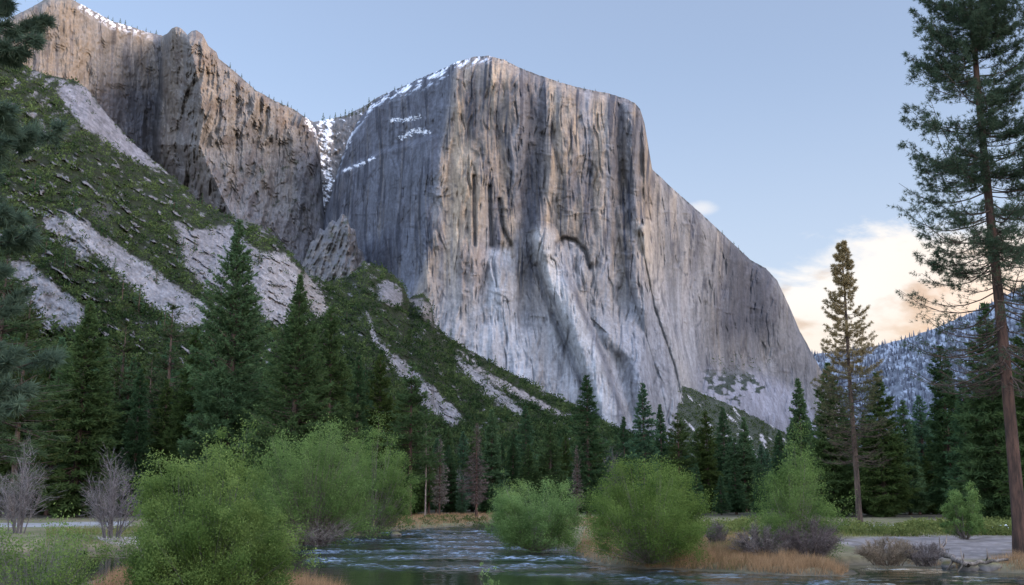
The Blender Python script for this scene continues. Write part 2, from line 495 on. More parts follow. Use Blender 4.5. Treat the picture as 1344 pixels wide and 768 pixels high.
def ec_tone(PX, PY, DR, D):
    sh = PX.shape
    C = np.zeros(sh + (3,)) + np.array(GREY)
    wob = 9 * noise(PX / 50, PY / 120, 63)
    s1 = fbm((PX + wob) / 26, PY / 420, 3, 61); s2 = fbm((PX + wob) / 9, PY / 200, 3, 71, 0.6); s3 = fbm((PX + wob) / 3.6, PY / 90, 3, 81, 0.6)
    bl = fbm(PX / 34, PY / 50, 4, 91)
    w = np.where(PX < 640, 1, np.where(PX < 740, (740 - PX) / 100, 0))
    X = PX - edge_shift(PY) * w
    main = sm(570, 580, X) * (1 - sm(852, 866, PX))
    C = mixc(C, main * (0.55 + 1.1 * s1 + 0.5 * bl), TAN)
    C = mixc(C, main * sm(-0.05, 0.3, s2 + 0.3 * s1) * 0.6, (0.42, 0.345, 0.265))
    # west face: its shade painted in as darker blue-grey
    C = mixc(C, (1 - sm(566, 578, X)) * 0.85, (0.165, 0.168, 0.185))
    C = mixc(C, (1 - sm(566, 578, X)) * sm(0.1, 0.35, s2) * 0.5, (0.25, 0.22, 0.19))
    # right face
    rf = sm(852, 866, PX)
    C = mixc(C, rf * 0.8, (0.25, 0.235, 0.22)); C = mixc(C, rf * sm(0.0, 0.4, s1 + 0.5 * s2) * 0.7, (0.35, 0.30, 0.245))
    C = mixc(C, rf * sm(935, 965, PX) * (1 - sm(1000, 1030, PX)) * sm(300, 330, PY) * (1 - sm(420, 470, PY)) * 0.8, DARK)
    ms = fbm((PX + wob) / 20, PY / 95, 4, 65, .6)
    C = mixc(C, sm(.02, .34, ms) * .55 * (1 - sm(400, 470, PY)), (.135, .13, .14))
    # dark water streaks
    up = 1 - sm(330, 460, PY + 40 * noise(PX / 22, PY * 0, 5))
    dk = sm(0.12, 0.34, s2 * 0.8 + 0.55 * s3 + 0.25 * bl)
    C = mixc(C, dk * (0.42 + 0.5 * up) * (1 - 0.3 * rf), DARK)
    for (xa, xb, ya, yb, a) in [(612, 640, 100, 210, .55), (640, 668, 130, 320, .5), (684, 716, 90, 330, .75), (688, 700, 250, 440, .5), (745, 775, 220, 320, .4),
                                (800, 820, 140, 330, .55), (832, 846, 150, 290, .5), (705, 735, 140, 260, .3)]:
        mk = sm(xa - 5, xa + 6, PX + wob) * (1 - sm(xb - 6, xb + 5, PX + wob)) * sm(ya - 25, ya + 25, PY) * (1 - sm(yb - 40, yb + 40, PY))
        C = mixc(C, mk * a * (0.75 + 0.8 * s2), (0.11, 0.107, 0.115))
    for (xa, xb, ya, yb, a) in [(580, 600, 200, 400, .7), (602, 620, 180, 330, .8), (597, 603, 180, 330, .9), (725, 740, 120, 250, .6), (776, 794, 120, 300, .6), (846, 853, 250, 480, .7), (715, 722, 260, 340, .8)]:
        mk = sm(xa - 4, xa + 4, PX + wob * .6) * (1 - sm(xb - 4, xb + 4, PX + wob * .6)) * sm(ya - 30, ya + 30, PY) * (1 - sm(yb - 40, yb + 40, PY))
        C = mixc(C, mk * a * (0.7 + 0.9 * s3), (0.43, 0.345, 0.255))
    # pale aprons
    ap = sm(325, 440, PY + 30 * s1 + 55 * noise(PX / 65, PY / 300, 67)) * sm(560, 585, X) * (1 - sm(905, 925, PX))
    C = mixc(C, ap * (0.78 + 0.3 * bl), (0.335, 0.318, 0.305))
    C = mixc(C, ap * sm(0.12, 0.4, s1 + .3 * s3) * 0.4, (0.33, 0.275, 0.235))
    wl = np.interp(PY, [320, 400, 500], [640, 640, 652]); wr = np.interp(PY, [320, 400, 500], [668, 682, 700])
    mk = sm(-5, 5, PX - wl) * sm(-5, 5, wr - PX) * sm(322, 332, PY)
    C = mixc(C, mk * 0.75, PALE)
    mk = sm(-5, 5, PX - 605) * sm(-5, 5, 640 - PX) * sm(315, 335, PY) * (1 - sm(360, 420, PY))
    C = mixc(C, mk * 0.55, (0.31, 0.25, 0.21))
    d, s, _ = pline(PX, PY, [(711, 315), (722, 355), (745, 410), (772, 470), (795, 540), (805, 590)])
    C = mixc(C, np.exp(-(d / 17) ** 4) * 0.85, (0.43, 0.405, 0.375))
    C = mixc(C, np.exp(-((d - 19) / 4) ** 2) * (s > 0) * sm(330, 380, PY) * .6, (0.10, 0.10, 0.115))
    d = np.hypot((PX - 750) / 21, (PY - 350) / 36)
    C = mixc(C, (1 - sm(.7, 1.1, d)) * .6, (0.33, 0.325, 0.33))
    d, s, _ = pline(PX, PY, [(846, 300), (866, 400), (893, 480), (915, 580)])
    C = mixc(C, np.exp(-(d / 9) ** 2) * 0.6, (0.46, 0.40, 0.33))
    d = np.hypot((PX - 850) / 45, (PY - 450) / 90)
    C = mixc(C, (1 - sm(0.4, 1.2, d)) * 0.5, (0.30, 0.30, 0.315))
    # slots, arch and groove: shade painted dark inside
    for pts, wd in [([(622, 236), (621, 270), (623, 322)], 1.8), ([(642, 250), (644, 290), (643, 322)], 2.0), ([(655, 262), (660, 300), (670, 322)], 2.2), ([(728, 335), (730, 320), (740, 313), (755, 316), (768, 330), (774, 352)], 2.6), ([(703, 350), (718, 395), (745, 460), (770, 520)], 3.5)]:
        d, _, _ = pline(PX, PY, pts); C = mixc(C, np.exp(-(d / wd) ** 2) * (0.5 + .5 * bl), (0.13, 0.13, 0.14))
    # cracks
    cr = ridged((PX + 2 * wob) / 30, PY / 60, 3, 101)
    C = mixc(C, sm(0.82, 0.97, cr) * 0.55, (0.10, 0.098, 0.105))
    w5 = wob + 5 * noise(PX / 18, PY / 45, 4)
    ck = np.maximum(sm(.84, .97, ridged((PX + w5) / 30, PY / 190, 3, 101)), .7 * sm(.86, .97, ridged((PX + w5) / 13, PY / 85, 2, 103)))
    C = mixc(C, ck * .6, (0.085, 0.085, 0.095))
    # right foot: slab and scrub
    sl_ = sm(0, 22, PY - np.interp(PX, [900, 940, 1000, 1040, 1100], [470, 478, 480, 500, 560])) * sm(905, 935, PX)
    C = mixc(C, sl_ * 0.8, (0.34, 0.325, 0.335))
    sc = sl_ * sm(0.05, 0.25, fbm(PX / 13, PY / 9, 4, 111) + 0.5 - np.hypot((PX - 962) / 42, (PY - 492) / 34) * 0.55)
    C = mixc(C, sc * 0.85, (0.055, 0.07, 0.05))
    # snow on the shoulder and on ledges
    sn = fbm(PX / 7, PY / 5, 4, 121, 0.65)
    top = .92 * (1 - sm(2, 13, DR - 7 * np.exp(-((PX - 560) / 50) ** 2))) * sm(430, 460, PX) * (1 - sm(625, 665, PX))
    C = mixc(C, sm(0.0, 0.2, fbm(PX / 15, (PY + .6 * PX) / 6, 5, 125, .65) + .02) * top * 0.9, SNOW)
    for pts, wd in [([(515, 158), (535, 157), (552, 153)], 4), ([(527, 180), (545, 172), (562, 173)], 5), ([(452, 224), (470, 217), (490, 208)], 3.5), ([(455, 185), (438, 215), (430, 236)], 7)]:
        d, _, _ = pline(PX, PY, pts)
        e = np.exp(-(d / wd) ** 2); C = mixc(C, sm(-0.05, 0.25, .7 * sn + 1.0 * fbm(PX / 3.2, PY / 1.8, 3, 123, .7) - 0.60 + e * 0.75) * sm(.15, .5, e) * .8, SNOW)
    # dark fringe of trees along the rim
    C = mixc(C, (1 - sm(1, 4, DR)) * sm(0.0, 0.2, fbm(PX / 5, PY * 0, 3, 5)) * 0.8, (0.05, 0.055, 0.05))
    snow = C.min(-1) > .55
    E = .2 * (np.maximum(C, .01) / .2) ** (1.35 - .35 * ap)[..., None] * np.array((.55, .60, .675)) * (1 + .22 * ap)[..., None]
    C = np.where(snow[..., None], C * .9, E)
    return C * (1 + 0.26 * s3 + 0.16 * fbm(PX / 3, PY / 3, 2, 131))[..., None]


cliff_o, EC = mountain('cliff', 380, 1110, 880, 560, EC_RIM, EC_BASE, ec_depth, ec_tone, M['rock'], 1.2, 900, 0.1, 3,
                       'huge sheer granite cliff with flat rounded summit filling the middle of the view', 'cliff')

LC_RIM = [(-120, 20), (-60, 25), (0, 30), (50, 5), (62, -4), (85, -6), (100, 2), (115, 10), (130, 18), (145, 27), (165, 33), (190, 41), (214, 47), (219, 44), (226, 37), (233, 35),
          (239, 38), (246, 46), (251, 41), (258, 40), (266, 45), (274, 61), (284, 68), (287, 77), (300, 87), (315, 100), (335, 118), (360, 132), (385, 143), (405, 157), (414, 170),
          (420, 200), (424, 260), (430, 330), (460, 420)]
LC_BASE = [(-120, 300), (460, 440)]
CREST = [(243, 30), (262, 110), (268, 150), (262, 190), (290, 255), (330, 330), (360, 400)]


def lc_depth(PX, PY, DR):
    cx = np.interp(PY, [p[1] for p in CREST], [p[0] for p in CREST])
    lb = np.interp(PY, [40, 110, 170, 215, 300, 400], [221, 214, 206, 203, 240, 300])
    wall = np.interp(PX, [-120, 0, 60, 85, 130, 200, 460], [2050, 2180, 2280, 2330, 2420, 2660, 2760]) + (200 - PY) * 0.5
    r = PX - cx
    spire = 2290 + np.where(r < 0, -r * 5.5, r * 2.6) + (200 - PY) * 0.7
    D = np.where(PX < lb - 6, wall, np.where(PX > lb, np.minimum(spire, wall + 60), wall + (np.minimum(spire, wall + 60) - wall) * (PX - lb + 6) / 6))
    sw = sm(-10, 10, PX - lb)
    wob = 8 * noise(PX / 40, PY / 70, 203)
    D = D - (9 + 20 * sw) * ridged((PX + wob + 0.12 * PY * sw) / 34, PY / 300, 3, 211) - (6 + 10 * sw) * ridged((PX + wob) / 11, PY / 90, 3, 221) - 5 * ridged((PX + wob) / 5, PY / 40, 2, 231)
    D = D - sw * 46 * ridged((PX + 1.5 * wob + 0.25 * PY) / 27, PY / 210, 3, 245) - sw * 9 * ridged((PX + wob) / 8, PY / 70, 2, 247)
    q = fbm(PX / 22, PY / 40, 3, 249) * 5; fl = np.floor(q); D = D - (4 + 4 * sw) * (fl + sm(.6, 1., q - fl))
    D = D - (6 + 10 * sw) * fbm(PX / 18, PY / 34, 5, 241, .6) - (3 + 2 * sw) * fbm(PX / 5, PY / 7, 3, 251)
    D = D + 60 * np.exp(-DR / 4)
    return D


def lc_tone(PX, PY, DR, D):
    C = np.zeros(PX.shape + (3,)) + np.array((0.30, 0.272, 0.24))
    lb = np.interp(PY, [40, 110, 170, 215, 300, 400], [221, 214, 206, 203, 240, 300])
    sw = sm(-8, 8, PX - lb)
    wob = 8 * noise(PX / 40, PY / 90, 203)
    s1 = fbm((PX + wob) / 20, PY / 260, 3, 261); s2 = fbm((PX + wob) / 6, PY / 110, 3, 271, .6); bl = fbm(PX / 18, PY / 22, 4, 281)
    C = mixc(C, sm(-.1, .3, s1) * 0.6, (0.36, 0.30, 0.235))
    C = mixc(C, sm(.05, .35, s2) * 0.6 * (1 - 0.4 * sw), (0.13, 0.125, 0.13))
    C = mixc(C, (1 - sw) * sm(95, 135, PY - 10 * s2) * sm(90, 140, PX) * 0.7, (0.145, 0.15, 0.17))
    C = mixc(C, sw * sm(.05, .3, bl) * 0.5, (0.20, 0.16, 0.135))
    C = mixc(C, sw * sm(170, 260, PY - (PX - 260) * .6) * 0.45, (0.30, 0.275, 0.27))
    C = mixc(C, sm(370, 415, PX) * 0.6, (0.15, 0.148, 0.16))
    veg = sm(.22, .42, fbm((PX - .5 * PY) / 16, (PY + .3 * PX) / 12, 5, 291, .65)) * sw * sm(170, 230, PY) * .8
    C = mixc(C, veg * 0.8, (0.06, 0.07, 0.035))
    # snow cap on the left rim
    sn = fbm(PX / 6, PY / 4, 4, 301, .65)
    C = mixc(C, sm(-.05, .15, sn) * (1 - sm(4, 14, DR)) * sm(98, 110, PX) * (1 - sm(140, 222, PX)), SNOW)
    C = mixc(C, (1 - sm(1, 4, DR)) * sm(280, 300, PX) * sm(-.05, .15, sn) * .8, (0.06, 0.065, 0.05))
    d, _, _ = pline(PX, PY, [(408, 158), (425, 180), (436, 215), (445, 250)])
    e = np.exp(-(d / 12) ** 2); C = mixc(C, sm(.0, .2, sn + e * .8 - .55) * .9 * sm(.2, .5, e), SNOW)
    snow = C.min(-1) > .55
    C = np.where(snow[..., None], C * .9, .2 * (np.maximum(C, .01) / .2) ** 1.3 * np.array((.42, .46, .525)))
    return C * (1 + 0.24 * s2 + 0.14 * fbm(PX / 3, PY / 4, 2, 311))[..., None]


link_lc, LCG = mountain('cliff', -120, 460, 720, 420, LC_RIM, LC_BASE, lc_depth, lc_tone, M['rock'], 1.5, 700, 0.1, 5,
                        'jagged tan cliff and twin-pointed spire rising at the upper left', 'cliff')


def gu_depth(PX, PY, DR):
    D = 2790 - np.maximum(0, PY - 150) * 1.2 - 1.5 * np.maximum(0, PX - 440)
    return D - 16 * ridged(PX / 16, PY / 24, 3, 321) - 9 * fbm(PX / 6, PY / 8, 4, 331) + 40 * np.exp(-DR / 5)


def gu_tone(PX, PY, DR, D):
    C = np.zeros(PX.shape + (3,)) + np.array((0.12, 0.12, 0.125))
    sn = fbm((PX + .7 * PY) / 11, (PY - .5 * PX) / 5, 4, 341, .65)
    d, _, _ = pline(PX, PY, [(430, 155), (428, 185), (425, 215), (432, 238), (425, 265), (408, 280), (403, 320), (405, 350)])
    m = sm(-.02, .2, sn + .55 * np.exp(-(d / 10) ** 2) - .46 + .12 * (1 - sm(160, 215, PY)))
    C = mixc(C, m, SNOW)
    return C


mountain('gully', 380, 525, 220, 260, [(380, 150), (400, 156), (412, 160), (425, 158), (455, 151), (480, 138), (500, 125), (525, 116)], [(380, 430), (525, 430)],
         gu_depth, gu_tone, M['rock'], 1.5, 500, 0.1, 9, 'steep snow-filled dark gully between the two cliffs', 'gully')


def knob_depth(cx, d0, k):
    def f(PX, PY, DR):
        r = PX - cx
        D = d0 + np.where(r < 0, -r * k, r * k * 1.1) + (380 - PY) * .5
        return D - 34 * ridged((PX + .3 * PY) / 15, PY / 60, 3, 351) - 12 * fbm(PX / 9, PY / 9, 5, 361, .6) + 30 * np.exp(-DR / 5)
    return f


def knob_tone(cx, base_c, paler):
    def f(PX, PY, DR, D):
        C = np.zeros(PX.shape + (3,)) + np.array(base_c)
        C = mixc(C, sm(-.1, .3, fbm(PX / 8, PY / 14, 4, 371)) * .6, paler)  # paler rock mixed in by noise
        C = mixc(C, sm(.1, .3, fbm(PX / 10, PY / 5, 4, 381) - .1) * .7, (.06, .07, .05))
        return C
    return f


mountain('rock_buttress', 394, 496, 150, 140, [(394, 356), (400, 340), (408, 318), (413, 316), (420, 300), (426, 302), (436, 288), (441, 292), (449, 280), (455, 284), (460, 300), (466, 302), (470, 325), (476, 330), (482, 350), (496, 376)], [(394, 430), (496, 430)],
         knob_depth(458, 1900, 3.0), knob_tone(458, (.13, .132, .145), (.22, .20, .19)), M['rock'], 3, 300, 0.3, 15, 'blue-grey rocky buttress at the foot of the snowy gully', 'rock')

# ---- left hillside: talus, slabs and scrub
HS_RIM = [(-160, 40), (-60, 62), (0, 76), (30, 86), (60, 98), (100, 106), (116, 118), (140, 150), (175, 188), (205, 213), (240, 245), (262, 266), (300, 283), (330, 291), (352, 304),
          (372, 324), (392, 345), (405, 362), (430, 370), (455, 364), (480, 344), (500, 350), (517, 362), (528, 372), (536, 392), (545, 388), (556, 386), (566, 398), (570, 425), (585, 440), (610, 456), (640, 474), (700, 505), (740, 527), (800, 553), (870, 580), (960, 620), (1000, 640)]
HS_BASE = [(-160, 648), (1000, 650)]
BARE = [
    ([(74, 104), (112, 112), (150, 160), (205, 213), (224, 224), (198, 222), (150, 197), (108, 165), (84, 138)], LILAC),
    ([(70, 278), (98, 282), (150, 318), (212, 360), (278, 405), (270, 430), (240, 428), (200, 407), (165, 372), (120, 332)], (0.304, 0.287, 0.284)),
    ([(54, 280), (74, 282), (120, 336), (110, 340), (62, 302)], (0.277, 0.264, 0.264)),
    ([(10, 338), (40, 345), (75, 375), (114, 405), (112, 430), (60, 428), (25, 392)], (0.238, 0.228, 0.228)),
    ([(225, 288), (262, 303), (300, 294), (330, 322), (348, 330), (375, 332), (392, 350), (398, 380), (380, 434), (345, 424), (330, 402), (272, 385), (240, 348)], (0.264, 0.244, 0.241)),
    ([(344, 330), (374, 334), (394, 352), (397, 380), (378, 432), (350, 424), (340, 380)], (0.356, 0.323, 0.304)),
    ([(388, 350), (412, 368), (432, 402), (420, 420), (398, 395)], (0.304, 0.271, 0.244)),
    ([(480, 402), (487, 418), (498, 448), (524, 474), (500, 462), (486, 440)], (0.290, 0.277, 0.277)),
    ([(498, 458), (522, 468), (552, 492), (590, 528), (610, 545), (596, 560), (560, 540), (540, 515)], (0.277, 0.264, 0.264)),
    ([(600, 458), (614, 466), (636, 486), (690, 514), (745, 545), (738, 550), (676, 522), (628, 492)], (0.330, 0.297, 0.277)),
    ([(596, 462), (606, 470), (640, 500), (690, 540), (680, 548), (640, 520), (608, 490)], (0.290, 0.277, 0.271)),
    ([(300, 270), (330, 286), (352, 300), (345, 304), (310, 288)], (0.106, 0.099, 0.079)),
    ([(494, 372), (510, 368), (528, 382), (531, 404), (512, 400), (496, 392)], (0.224, 0.211, 0.211)),
    ([(538, 394), (556, 390), (566, 402), (568, 426), (552, 416)], (0.238, 0.211, 0.191)),
]


def hs_depth(PX, PY, DR):
    rim_py = lerp_pts(PX, HS_RIM)
    Dr = np.interp(PX, [-160, 0, 100, 205, 300, 390, 430, 500, 560, 640, 740, 1000], [1000, 1080, 1150, 1120, 1040, 980, 1080, 1300, 1380, 1450, 1560, 1900])
    Db = np.interp(PX, [-160, 300, 500, 740, 1000], [420, 420, 520, 850, 1300])
    t = np.clip((PY - rim_py) / (648 - rim_py), -.02, 1)
    D = 1 / ((1 - t) / Dr + t / Db)
    k = sm(430, 600, PX)
    D = D - 14 * fbm((PX + .8 * PY) / 60, (PY - .6 * PX) / 40, 4, 401) - 3.5 * fbm(PX / 12, PY / 9, 4, 411) - 1.8 * fbm(PX / 4, PY / 3, 3, 421, .7) - 7 * sm(.20, .36, fbm((PX + .4 * PY) / 28, (PY - .6 * PX) / 9, 4, 475, .6)) * (1 - sm(-3, 3, psd(PX, PY, BARE[1][0]))) * (1 - sm(-3, 3, psd(PX, PY, BARE[0][0]))) * (1 - sm(-3, 3, psd(PX, PY, BARE[3][0])))
    # cliffy slab band standing up out of the scrub
    sd = psd(PX, PY, BARE[4][0])
    D = D + 0.16 * np.clip(sd, 0, 40) * 2 - 5 * ridged(PX / 9, PY / 60, 3, 431) * sm(0, 12, sd)
    sd2 = psd(PX, PY, BARE[0][0])
    D = D - 3 * ridged((PX - .9 * PY) / 10, (PX + PY) / 60, 3, 441) * sm(0, 8, sd2)
    # two rock knobs at the far end
    for cx, cy, rx in [(517, 388, 20), (556, 405, 14)]:
        D = D - 45 * np.exp(-(((PX - cx) / rx) ** 2 + ((PY - cy) / (rx * .9)) ** 2) ** 2)
    D = D + 20 * np.exp(-DR / 4)
    return D


def hs_bare(PX, PY):
    """0 = scrub, 1 = bare rock; and the rock colour."""
    wx = PX + 7 * fbm(PX / 16, PY / 16, 4, 451, .6); wy = PY + 6 * fbm(PX / 15 + 40, PY / 13, 4, 461, .6)
    bare = np.zeros(PX.shape); col = np.zeros(PX.shape + (3,)) + np.array((0.24, 0.225, 0.225))
    for pts, c in BARE:
        s = sm(-2.0, 2.5, psd(wx, wy, pts) - 5 * sm(.05, .35, fbm(PX / 5, PY / 4, 3, 465)))
        bare = np.maximum(bare, s); col = mixc(col, s, c)
    # odd blocks of rock among the scrub
    o = sm(.26, .40, fbm((PX + PY) / 20, (PY - .6 * PX) / 9, 4, 471, .6)) * (1 - sm(560, 620, PY))
    o2 = sm(.12, .3, fbm(PX / 18, PY / 14, 4, 481, .6)) * (1 - sm(78, 108, PX)) * (1 - sm(150, 200, PY)) * sm(20, 40, PX)
    lt = sm(.26, .36, fbm((PX + .4 * PY) / 28, (PY - .6 * PX) / 9, 4, 475, .6)) * (PX < 440) * sm(180, 230, PY)
    bare = np.maximum(bare, np.maximum(np.maximum(o * .9, lt * .95), o2))
    return bare, col


def hs_tone(PX, PY, DR, D):
    bare, col = hs_bare(PX, PY)
    st = fbm((PX - 1.15 * PY) / 7, (PX + PY) / 60, 4, 491, .6)
    col = col * (1 + .5 * st + .55 * fbm(PX / 3, PY / 3, 3, 501, .7) + .3 * fbm(PX / 14, PY / 12, 3, 503))[..., None]
    col = mixc(col, sm(.18, .4, fbm((PX - PY) / 9, (PX + PY) / 22, 4, 505, .65)) * .35, (.085, .085, .075))
    C = np.zeros(PX.shape + (3,)) + np.array((0.028, 0.034, 0.014))
    C = C * (1 + .5 * fbm(PX / 8, PY / 6, 3, 511))[..., None]
    C = mixc(C, bare, 0) + col * np.clip(bare, 0, 1)[..., None]
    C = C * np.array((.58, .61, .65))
    ov = sm(0, 6, psd(PX, PY, [(116, 268), (132, 262), (150, 268), (152, 290), (134, 292), (118, 284)]))
    C = mixc(C, ov * .8, (.07, .068, .072))
    return C


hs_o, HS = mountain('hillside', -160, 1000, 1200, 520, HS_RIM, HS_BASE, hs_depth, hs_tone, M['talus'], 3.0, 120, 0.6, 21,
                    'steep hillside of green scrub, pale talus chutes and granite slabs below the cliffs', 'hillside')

# ---- scrub-covered toe under the right face
def toe_depth(PX, PY, DR):
    return np.interp(PX, [880, 1000, 1100], [1500, 1750, 2000]) - 3.0 * (PY - lerp_pts(PX, [(870, 478), (886, 490), (900, 506), (930, 520), (960, 532), (1000, 552), (1040, 574), (1080, 590), (1120, 602)])) - 6 * fbm(PX / 14, PY / 10, 4, 521)


def toe_tone(PX, PY, DR, D):
    C = np.zeros(PX.shape + (3,)) + np.array((.05, .06, .045))
    return mixc(C, sm(.22, .38, fbm((PX - PY) / 9, (PX + PY) / 34, 4, 531)), (.36, .35, .36))


toe_o, TOE = mountain('hillside', 870, 1120, 260, 110, [(870, 646), (880, 600), (889, 540), (895, 506), (912, 512), (930, 520), (960, 532), (1000, 552), (1040, 574), (1080, 590), (1120, 602)], [(870, 650), (1120, 650)],
                 toe_depth, toe_tone, M['talus'], 3.0, 60, .5, 33, 'dark scrubby talus toe below the right end of the big cliff', 'hillside')

# ---- far snowy forest ridge at the valley end
FR_RIM = [(1000, 472), (1060, 466), (1100, 461), (1150, 454), (1190, 444), (1230, 430), (1280, 408), (1344, 376), (1420, 345), (1500, 320), (1700, 280)]


def fr_depth(PX, PY, DR):
    D = np.interp(PX, [1000, 1344, 1700], [4700, 4000, 3500]) - (PY - lerp_pts(PX, FR_RIM)) * 7.0
    return D - 60 * ridged((PX + .5 * PY) / 40, (PY - .3 * PX) / 70, 3, 541) - 20 * fbm(PX / 9, PY / 9, 4, 551)


def fr_tone(PX, PY, DR, D):
    C = np.zeros(PX.shape + (3,)) + np.array((.13, .145, .17))  # blue distance haze painted into the ridge and snow colours
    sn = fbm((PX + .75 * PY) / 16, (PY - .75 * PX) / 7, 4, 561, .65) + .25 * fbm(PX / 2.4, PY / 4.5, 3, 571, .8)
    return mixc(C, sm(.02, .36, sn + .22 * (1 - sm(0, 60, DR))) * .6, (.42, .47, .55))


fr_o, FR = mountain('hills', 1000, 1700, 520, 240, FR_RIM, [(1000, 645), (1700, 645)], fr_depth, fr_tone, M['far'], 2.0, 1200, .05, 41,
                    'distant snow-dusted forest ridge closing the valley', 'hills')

# ---- south wall of the valley, unseen, added to block the low sun, running on from that ridge toward the viewer's right
pl = np.array([(2250, 3300), (2150, 2400), (2050, 1500), (2000, 700), (2000, 0), (2000, -900), (2100, -1900)], float)
tt = np.linspace(0, 6, 120); ridge_xy = np.stack([np.interp(tt, range(7), pl[:, i]) for i in (0, 1)], 1)
rows = np.linspace(-1, 1, 60)
hh = 760 + 90 * fbm(tt * 1.1, tt * 0, 4, 601)
Vw = np.zeros((60, 120, 3))
for i, r in enumerate(rows):
    Vw[i, :, 0] = ridge_xy[:, 0] + r * 900; Vw[i, :, 1] = ridge_xy[:, 1]
    Vw[i, :, 2] = hh * (1 - abs(r)) ** .9 + 40 * fbm(tt * 3, tt * 0 + r * 5, 4, 611) * (1 - abs(r)) - 2
Cw = np.zeros((60, 120, 3)) + np.array((.07, .085, .075))
Cw = mixc(Cw, sm(0, .3, fbm(np.broadcast_to(tt * 5, (60, 120)), np.broadcast_to(rows[:, None] * 9, (60, 120)), 4, 621)), (.30, .29, .29))
link('mountain', mesh_np('mountain', Vw.reshape(-1, 3), grid_faces(60, 120), M['far'], {'tone': Cw.reshape(-1, 3)}, True), kind='structure')

# ------------------------------------------------------------------ valley floor and river
RIV = [(-500, 738), (-60, 732), (60, 727), (110, 723), (170, 721), (300, 723), (372, 721), (440, 707), (500, 698), (560, 693.5), (610, 690.5), (645, 687), (690, 684.5), (740, 683), (742, 687),
       (690, 692), (668, 699), (672, 712), (700, 721), (748, 718), (760, 728), (785, 741), (850, 746), (950, 750), (1060, 756), (1112, 757), (1117, 751), (1092, 742), (1150, 740), (1230, 744), (1262, 749), (1344, 752), (1600, 756),
       (1600, 803), (1100, 803), (560, 800), (470, 790), (430, 776), (390, 768), (330, 764), (250, 759), (175, 756), (120, 763), (60, 782), (-100, 795), (-500, 800)]
riv = [tuple(GP(x, y, 0.0)[:2]) for x, y in RIV]


def ground_z(x, y):
    x = np.asarray(x, float); y = np.asarray(y, float)
    near = (y > 15) & (y < 420) & (np.abs(x) < 260)
    z = np.full(x.shape, 0.85)
    if near.any():
        sd = psd(x[near], y[near], riv) + .5 * fbm(x[near] / 3, y[near] / 3, 3, 701)
        zz = np.where(sd > 0, -0.9 * sm(0, 3, sd), 0.42 * sm(0, .9, -sd) + 0.43 * sm(.5, 9, -sd))
        zz = np.where(zz > 0, zz * (.30 + .70 * sm(44, 62, y[near])), zz)
        z[near] = zz
    r = np.hypot(x, y)
    z = z + .12 * fbm(x / 6, y / 6, 4, 711) * sm(.1, .6, z) * (r < 900)
    z = z + sm(300, 900, r) * 1.5 * fbm(x / 120, y / 120, 3, 721)
    return z


ang = np.concatenate([np.linspace(-180, -42, 50)[:-1], np.linspace(-42, 42, 760), np.linspace(42, 180, 50)[1:]])
rad = np.concatenate([[1.0, 8, 16, 22, 27], np.geomspace(30, 260, 330), np.geomspace(262, 9000, 70)])
AA, RR = np.meshgrid(np.radians(ang), rad)
gx, gy = RR * np.sin(AA), RR * np.cos(AA)
gz = ground_z(gx, gy)
gpx, gpy = PROJ(gx, np.maximum(gy, .1), gz)
front = (gy > 25)
C = np.zeros(gx.shape + (3,)) + np.array((.17, .15, .085))
n1 = fbm(gx / 7, gy / 7, 4, 731); n2 = fbm(gx / 2, gy / 2, 4, 741)
C = mixc(C, sm(-.1, .3, n1) * .7, (.10, .12, .045)); C = mixc(C, sm(.1, .4, n2) * .5, (.27, .22, .14))
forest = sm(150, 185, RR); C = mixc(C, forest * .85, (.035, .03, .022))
SAND = [(1090, 708), (1180, 703), (1250, 702), (1344, 703), (1500, 705), (1500, 735), (1344, 733), (1280, 734), (1220, 733), (1130, 722)]
s = sm(-3, 3, psd(gpx + 5 * n2, gpy + 1.5 * n1, SAND)) * front
C = mixc(C, s * .95, (.19, .17, .165)); C = C * (1 + (.4 * n2 + .5 * fbm(gx / .8, gy / 3.5, 4, 743, .7)) * s)[..., None]; C = mixc(C, s * sm(.1, .4, fbm(gx / 2.5, gy / 5, 4, 745, .65)) * .6, (.10, .085, .06))
for pts, c in [([(900, 687.5), (1010, 686), (1130, 688), (1130, 692), (1000, 693), (905, 692)], (.34, .29, .23)), ([(1120, 690), (1190, 688.5), (1344, 688), (1600, 688), (1600, 695), (1344, 695), (1200, 694), (1120, 696)], (.40, .40, .42)),
               ([(-400, 686), (60, 686.5), (165, 686.5), (175, 690.5), (95, 691.5), (-400, 694)], (.30, .30, .31)), ([(60, 686), (170, 684), (170, 693), (60, 694)], (.28, .28, .28)), ([(125, 705), (200, 704), (200, 716), (140, 713)], (.36, .32, .30)),
               ([(930, 703), (990, 703), (990, 708), (930, 708)], (.42, .39, .38)), ([(520, 678), (660, 674), (780, 676), (900, 682), (900, 690), (760, 686), (640, 682)], (.33, .27, .18))]:
    s = sm(-.8, .8, psd(gpx + 2 * n1, gpy + .5 * n2, pts)) * front
    C = mixc(C, s * .95, c)
wet = sm(.45, .05, gz); C = mixc(C, wet * .7, (.09, .075, .06))
link('ground', mesh_np('ground', np.stack([gx, gy, gz], -1).reshape(-1, 3), grid_faces(len(rad), len(ang)), M['soil'], {'tone': C.reshape(-1, 3)}, True), kind='structure')

